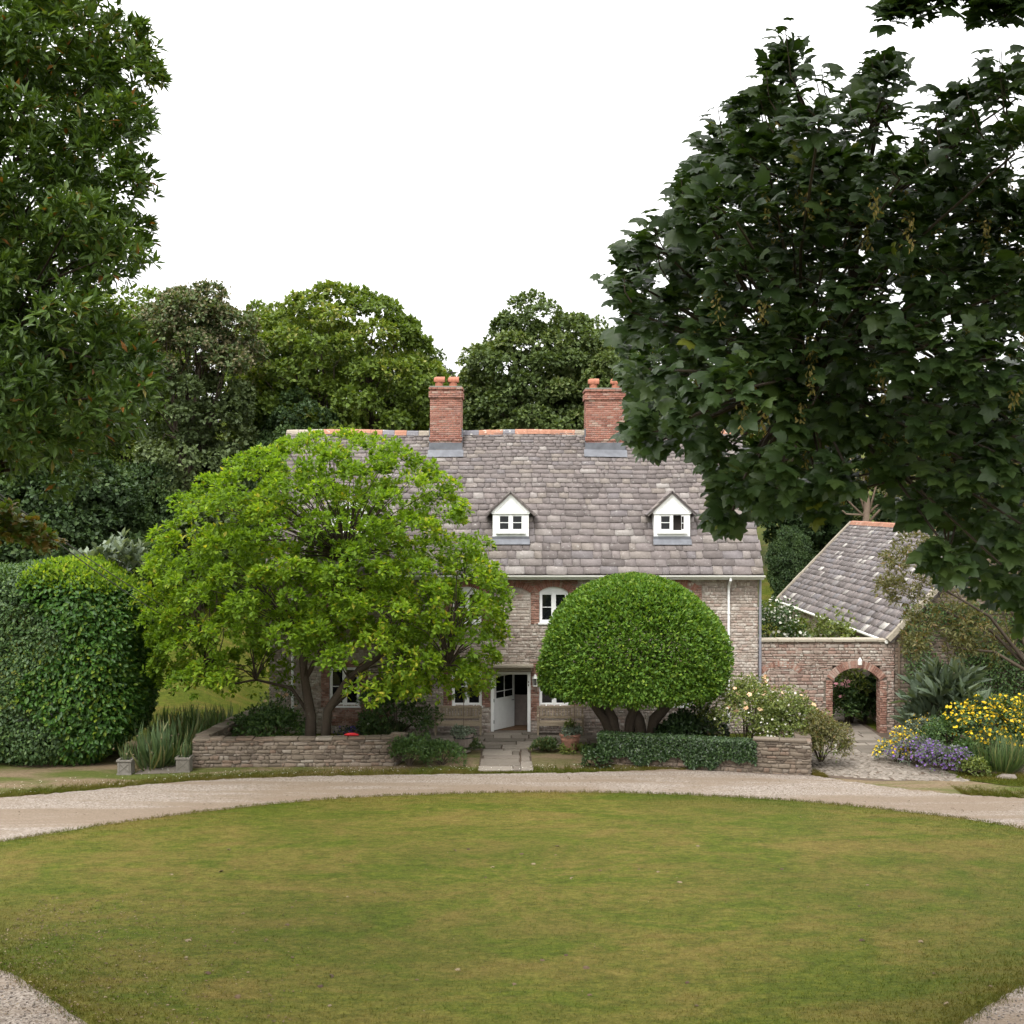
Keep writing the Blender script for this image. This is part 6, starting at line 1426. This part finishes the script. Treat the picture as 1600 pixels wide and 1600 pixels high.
m_ = MB(); q = G(1572, 1216); m_.lathe(q, [(.22, -.02), (.25, .03), (.19, .09), (.06, .11)], 7); m_.v = [(a_ + rng.normal() * .03 + (a_ - q[0]) * .25, b_ + rng.normal() * .03, c_ + (a_ - q[0]) * .1 * (c_ > 0)) for a_, b_, c_ in m_.v]; o = m_.build('pale_stone', M['pebble']); tag(o, 'pale flat stone lying in the grass below the border', 'stone')
# climbers on the outbuilding gable and the light tree in front of it
t_ = thing('wall_climber', (16, 44.8, 0), 'dark climbing foliage over the outbuilding gable', 'climber')
n = 26000; xx = 13.7 + 8 * rng.random(n); zz = 4.6 * rng.random(n) ** .9; dens = .5 + .5 * np.sin(xx * 1.9 + 1) * np.sin(zz * 1.7 + xx * .6); k = rng.random(n) < np.clip(dens * 1.1 + (xx > 15.5) * .35, 0, 1) * .8; m = k.sum()
leaves('foliage', np.stack([xx[k], 44.93 - .35 * rng.random(m) ** 2, zz[k]], -1), nrm(rdir(m) + [0, -.2, -.5]), nrm(np.array([0, -.8, .5]) + rdir(m) * .6), .12, T_OBO, M['lf_shrub'], t_)
m_ = MB(); [m_.tube([(a_, 44.9, 0), (a_ + rng.normal() * .2, 44.92, 2), (a_ + rng.normal() * .5, 44.92, 4)], .02, 5) for a_ in (14, 15.2, 16.4, 17.6, 18.8)]; m_.build('stems', M['bark'], t_)
d = 40.5; lob = []
t_ = thing('light_foliage_tree', (PX(1640, d), d, 0), 'airy olive-green tree with drooping narrow leaves before the outbuilding', 'tree')
for (x_, y_, r_) in ((1400, 880, 26), (1430, 850, 34), (1390, 920, 24), (1420, 930, 38), (1470, 820, 34), (1500, 780, 40), (1540, 760, 44), (1460, 900, 40), (1490, 960, 40), (1440, 980, 34), (1520, 990, 36), (1550, 930, 50), (1590, 880, 55), (1590, 980, 45), (1500, 1010, 26), (1560, 1010, 34), (1520, 860, 44), (1570, 800, 50), (1600, 730, 50), (1430, 1010, 22), (1650, 850, 60), (1650, 950, 60)): lob.append((P(x_, y_, d + rng.normal() * .6), r_ / F * d))
cs = np.array([q for q, _ in lob]); rs = np.array([r_ for _, r_ in lob]); tp, tdv = lobe_tips(cs, rs, 95, None, .15, 1.0); p, ax, nm = rosettes(tp, nrm(tdv + [0, 0, -.35]), 5, .7, .4)
leaves('crown', p, ax, nm, .13 + .07 * rng.random(len(p)), T_LANCE, M['lf_olive'], t_); m_ = MB(); limbs(m_, (PX(1640, d), d, 0), (PX(1620, d), d, 2.6), cs, .11, 6); m_.build('trunk', M['bark'], t_, smooth=True)

# ------------------------------------------------------------------ fallen leaves
n = 46; k = 0
while k < n:
    x_, y_ = rng.uniform(-8, 8), rng.uniform(19.8, 30)
    if not in_poly(np.array([x_]), np.array([y_]), edge.tolist())[0] or abs(x_) > y_ * .39: continue
    V, q, r_ = leaf_arrays(np.array([[x_, y_, .095]]), np.array([[math.cos(k), math.sin(k), .15]]), np.array([[rng.normal() * .3, rng.normal() * .3, 1]]), .07 + .06 * rng.random(), (T_SYC[0] * [1, 1, 2.2], T_SYC[1]), np.array([rng.random()]))
    o = np_mesh('fallen_leaf', V, q, M['deadleaf'], None, r_); tag(o, 'small curled dead leaf lying on the mown lawn', 'leaf', 'dead leaves scattered on the lawn'); k += 1
n = 2600; a_ = rng.random(n); xx = -9.5 + 6.2 * rng.random(n) ** 1.3; yy = 19.6 + 6.5 * rng.random(n) ** 1.2
k = (xx > -yy * .41) & (rng.random(n) < np.clip(1.2 - (xx + 9) / 6, .1, 1)); m = k.sum()
tag(leaves('leaf_litter', np.stack([xx[k], yy[k], .075 + .02 * rng.random(m)], -1), rdir(m) * [1, 1, .2], nrm(np.array([0, 0, 1]) + rdir(m) * .4), .03 + .04 * rng.random(m) ** 2, T_OVAL, M['deadleaf'], None), 'scatter of small dead leaves over the near left of the lawn', 'leaf litter')
n = 900; yy = 33 + 5 * rng.random(n); xx = rng.uniform(-15, 15, n)
tag(leaves('drive_litter', np.stack([xx, yy, np.full(n, .1) * (yy < 36) * 0 + .03], -1), rdir(n) * [1, 1, .2], nrm(np.array([0, 0, 1]) + rdir(n) * .4), .025 + .05 * rng.random(n) ** 2, T_OVAL, M['deadleaf'], None), 'dry leaf scraps lying along the gravel drive', 'leaf litter')
n = 700; xx = rng.uniform(-9, 9, n); yy = rng.uniform(20, 34, n)
tag(leaves('lawn_litter', np.stack([xx, yy, .095 + .01 * rng.random(n)], -1), rdir(n) * [1, 1, .2], nrm(np.array([0, 0, 1]) + rdir(n) * .4), .02 + .03 * rng.random(n) ** 2, T_OVAL, M['deadleaf'], None), 'tiny flecks of leaf and petal sprinkled over the lawn', 'leaf litter')
